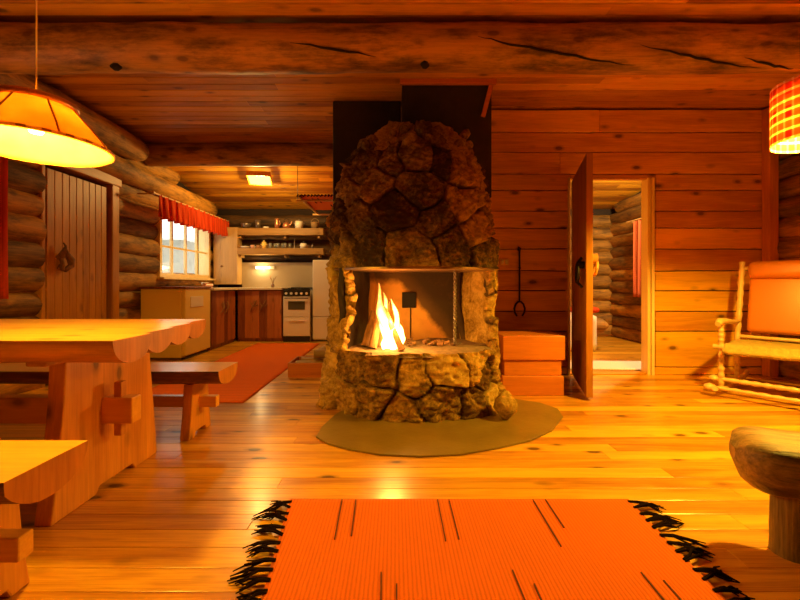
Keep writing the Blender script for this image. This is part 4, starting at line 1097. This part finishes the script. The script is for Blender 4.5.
q = MB(); q.tube([(3.80,4.8,1.975),(3.80,6.56,1.975)], 0.013, 8); q.tube([(3.80,6.48,1.975),(3.95,6.48,1.975)],0.012,6); tag(q.build('curtain_rod', M['chair']), 'wooden rod of the coral curtain in the bedroom', 'curtain rod')
# drying rack with rug under the kitchen ceiling
dk = thing('drying_rack', 'ceiling rack of pale poles in the kitchen carrying an orange rug', 'rack', (-1.0, 6.3, 2.2))
for xx in (-0.36, 0.36):
    q = MB(); q.tube([(xx,-0.68,0.0),(xx,0.75,0.0)], 0.018, 8); q.build('pole', M['chair'], dk)
for yy in (-0.55, 0.6):
    q = MB(); q.tube([(-0.42,yy,-0.035),(0.42,yy,-0.035)], 0.016, 8); q.build('crossbar', M['chair'], dk)
    for xx in (-0.40, 0.40):
        q = MB(); q.tube([(xx,yy,-0.03),(xx,yy,ceil_z(6.3+yy)-2.2+0.0)], 0.004, 6); q.build('hanger', M['iron'], dk)
hr = thing('rug', 'orange rug with dark fringe laid over the kitchen ceiling rack', 'rug', (-1.0, 6.3, 2.222))
q = MB(); q.grid(lambda u, v: (-0.37+u*0.74, -0.62+v*1.1, 0.004-0.03*math.sin(u*PI)*0+0.003*math.sin(v*9)), 20, 30); q.build('weave', M['mat_orange'], hr, solid=0.008)
q = MB()
for k in range(16):
    x = -0.36+k*0.048; q.tube([(x,-0.615,0.002),(x-0.01,-0.66,0.0),(x-0.015+0.01*math.sin(k*5),-0.69,-0.03)], 0.010, 5)
q.build('fringe', M['yarn'], hr)
for (a, b_, c_) in ((-0.22,-0.45,-0.12),(-0.14,-0.45,-0.15),(0.12,-0.5,-0.1),(-0.02,0.0,0.3)):
    q = MB(); q.box(a, a+0.018, b_, c_, -0.010, -0.0065); q.build('dark_line', M['yarn'], hr)
# firewood crate left of the fireplace
cr = thing('firewood_crate', 'low wooden firewood crate on the floor behind the fireplace left side', 'crate', (-0.80, 4.30, 0))
for a_ in (-0.20, 0.18):
    q = MB(); q.box(-0.30,0.26,a_,a_+0.02,0.03,0.15); q.build('long_side', M['box'], cr, bevel=0.004)
for a_ in (-0.30, 0.24):
    q = MB(); q.box(a_,a_+0.02,-0.179,0.179,0.03,0.15); q.build('end', M['box'], cr, bevel=0.004)
q = MB(); q.box(-0.279,0.239,-0.179,0.179,0.03,0.045); q.build('bottom', M['box'], cr)
for a_ in (-0.19, 0.15):
    q = MB(); q.box(-0.30,0.26,a_,a_+0.04,0.0,0.029); q.build('foot', M['box'], cr)
for k, (x0,y0,z0,x1,y1,z1,lb) in enumerate([(-0.24,-0.10,0.105,0.2,-0.08,0.105,'split log lying at the front of the firewood crate'),(-0.22,0.07,0.105,0.21,0.09,0.105,'split log lying at the back of the firewood crate'),(-0.06,-0.05,0.215,0.21,-0.02,0.22,'split log lying on top of the other logs in the crate'),(-0.02,0.10,0.20,0.20,0.13,0.31,'short log sticking up from the firewood crate')]):
    w = MB(); w.log((-0.80+x0,4.30+y0,z0), (-0.80+x1,4.30+y1,z1), 0.055, n=8, seg=0.06, amp=0.2, seed=k*7)
    tag(w.build('firewood', M['shelf']), lb, 'firewood', 'logs in the firewood crate')

# ------------------------------------------------------------------ bedroom
bd = thing('bed', 'log-framed bed with pale hanging sheet, just visible through the bedroom doorway', 'bed', (2.05, 6.12, 0))
q = MB(); q.box(-0.95,0.80,-0.42,0.42,0.24,0.34); q.build('frame', M['box'], bd, bevel=0.01)
for y_ in (-0.30, 0.40):
    q = MB(); q.log((-1.0,y_,0.36), (1.05,y_,0.36), 0.105, n=14, amp=0.1, seed=y_, round_end=0.05); q.build('side_rail', M['logX'], bd)
for x in (-0.93, 0.70):
    for y_ in (-0.34, 0.36):
        q = MB(); q.box(x, x+0.06, y_, y_+0.06, 0, 0.235); q.build('leg', M['box'], bd, bevel=0.006)
padbox(-0.13, 0.02, 0.44, 0.76, 0.36, 0.09, 0).build('mattress', M['linen'], bd, bevel=0.03)
q = MB()
q.grid(lambda u, v: (0.40+u*0.42, -0.43-0.012*math.sin(u*22), 0.03+v*0.47), 24, 6)
q.grid(lambda u, v: (0.40+u*0.42, -0.43+v*0.5, 0.50+0.04*math.sin(v*PI/2)), 10, 6); q.build('sheet', M['linen'], bd, solid=0.006)
pb = MB(); pillow(pb, 2.88, 6.10, 0.575, 0.20, 0.22, 0.05); tag(pb.build('pillow', M['red_cloth']), 'red pillow on the bed in the bedroom', 'pillow')
bl = thing('ceiling_lamp', 'round milky fill lamp added out of view behind the plank wall to brighten the bedroom', 'lamp', (3.35, 4.95, 2.60))  # added lamp, kept out of view, to brighten the bedroom
q = MB(); q.lathe([(0.001,0.0),(0.10,0.02),(0.14,0.07),(0.13,0.12)], (0,0,0), 24); q.build('diffuser', M['lampglass'], bl)
q = MB(); q.tube([(0,0,0.121),(0,0,0.215)], 0.08, 20); q.build('mount', M['ceramic'], bl)

# ------------------------------------------------------------------ pendant lamps
pl_ = thing('pendant_lamp', 'parchment bell-shaped pendant lamp hanging over the dining table', 'lamp', (-1.345, 1.50, 1.465))
q = MB(); n = 36
prof = [(0.238,0.0),(0.230,0.015),(0.206,0.05),(0.172,0.09),(0.142,0.125),(0.118,0.155)]
q.lathe(prof, (0,0,0), n); q.build('lamp_shade', M['parch'], pl_, solid=0.003)
q = MB(); q.lathe([(0.117,0.152),(0.127,0.150),(0.129,0.172),(0.117,0.174)], (0,0,0), n); q.build('top_ring', M['copper'], pl_)
q = MB(); q.lathe([(0.236,-0.004),(0.243,0.0),(0.243,0.010),(0.234,0.012)], (0,0,0), n); q.build('bottom_ring', M['parch'], pl_)
st_m = M['cab']
for k in range(24):
    t0 = 2*PI*k/24; q = MB()
    q.tube([(0.2405*math.cos(t0+a), 0.2405*math.sin(t0+a), 0.004) for a in (0, 0.05, 0.10)], 0.0045, 6); q.build('stitch', st_m, pl_)
for k in range(8):
    t0 = 2*PI*k/8+0.2; q = MB(); q.tube([((r_+0.001)*math.cos(t0), (r_+0.001)*math.sin(t0), z_) for r_, z_ in prof], 0.0035, 6); q.build('rib', M['cab'], pl_)
q = MB(); q.tube([(0,0,0.165),(0,0,ZC-1.465)], 0.0028, 8); q.build('cord', M['jamb'], pl_)
q = MB(); q.tube([(0,0,0.12),(0,0,0.17)], 0.022, 12)
for k in range(3):
    t0 = 2*PI*k/3; q.tube([(0,0,0.16),(0.117*math.cos(t0),0.117*math.sin(t0),0.16)], 0.003, 6)
q.build('socket', M['ceramic'], pl_)
q = MB(); q.lathe([(0.001,0.05),(0.02,0.055),(0.03,0.08),(0.024,0.11),(0.014,0.13)], (0,0,0), 14); q.build('bulb', M['bulb'], pl_)

pr = thing('pendant_lamp', 'red checked drum pendant lamp at the upper right edge', 'lamp', (2.34, 2.20, 1.74))
q = MB(); q.lathe([(0.205,0.0),(0.205,0.33)], (0,0,0), 36); q.build('lamp_shade', M['check'], pr, solid=0.003)
q = MB(); q.tube([(0,0,0.22),(0,0,ZC-1.74)], 0.0028, 8); q.build('cord', M['jamb'], pr)
q = MB(); q.lathe([(0.03,0.318),(0.203,0.318)], (0,0,0), 36); q.build('light_block_disc', M['check'], pr, solid=0.003)  # added disc that keeps the bulb's light off ceiling and beam
q = MB(); q.tube([(0,0,0.18),(0,0,0.25)], 0.022, 12)
for k in range(3):
    t0 = 2*PI*k/3; q.tube([(0,0,0.235),(0.203*math.cos(t0),0.203*math.sin(t0),0.235)], 0.003, 6)
q.build('socket', M['ceramic'], pr)
q = MB(); q.lathe([(0.001,0.10),(0.02,0.105),(0.03,0.13),(0.024,0.16),(0.014,0.18)], (0,0,0), 14); q.build('bulb', M['bulb'], pr)

# ------------------------------------------------------------------ outside
q = MB(); q.box(-40, XL-0.5, -20, 40, -0.4, -0.35); q.box(XR+0.5, 40, -20, 40, -0.4, -0.35); struct(q.build('ground_outside', M['snow']))
cabn = thing('cabin', 'snowy cabin outside, seen through the kitchen window', 'cabin', (-11.5, 19, -0.35))
q = MB(); q.box(-3,3,-3,3,0,3.3); q.build('wall', plain('weathered_grey_wall', (0.42,0.42,0.38), 0.9, var=0.4, vscale=3), cabn)
q = MB(); q.prism([(-3.8,3.1),(3.8,3.1),(0,5.0)], -3.6, 3.6, 'Y'); q.build('roof', M['snow'], cabn)

# ------------------------------------------------------------------ lights
def point(name, loc, e, col, r=0.04):
    l = bpy.data.lights.new(name, 'POINT'); l.energy = e; l.color = col; l.shadow_soft_size = r
    o = bpy.data.objects.new(name, l); COL.objects.link(o); o.location = loc; return o
WARM = (1, 0.58, 0.05)
point('table_lamp_light', (-1.34, 1.50, 1.50), 50, WARM, 0.04)
point('corner_lamp_light', (2.34, 2.20, 1.83), 205, WARM, 0.04)
point('fire_light', (-0.03, 2.98, 0.68), 30, (1, 0.42, 0.08), 0.07)
point('kitchen_lamp_light', (-2.03, 6.0, ceil_z(6)-0.20), 42, (1, 0.62, 0.18), 0.08)
point('shelf_lamp_light', (X_(260), 7.17, 1.26), 3.5, (1, 0.68, 0.28), 0.03)
point('bedroom_fill_light', (3.35, 4.95, 2.52), 150, (1, 0.76, 0.36), 0.08)  # fill light of the added bedroom lamp
w = bpy.data.worlds.new('World'); SC.world = w; w.use_nodes = True
bg = w.node_tree.nodes['Background']; bg.inputs[0].default_value = (1.0,0.90,0.70,1); bg.inputs[1].default_value = 1.6

vs_ = SC.view_settings
SC.display_settings.display_device = 'sRGB'
vs_.view_transform = 'Standard'; vs_.look = 'None'; vs_.gamma = 1; vs_.exposure = 0.8; vs_.use_curve_mapping = False
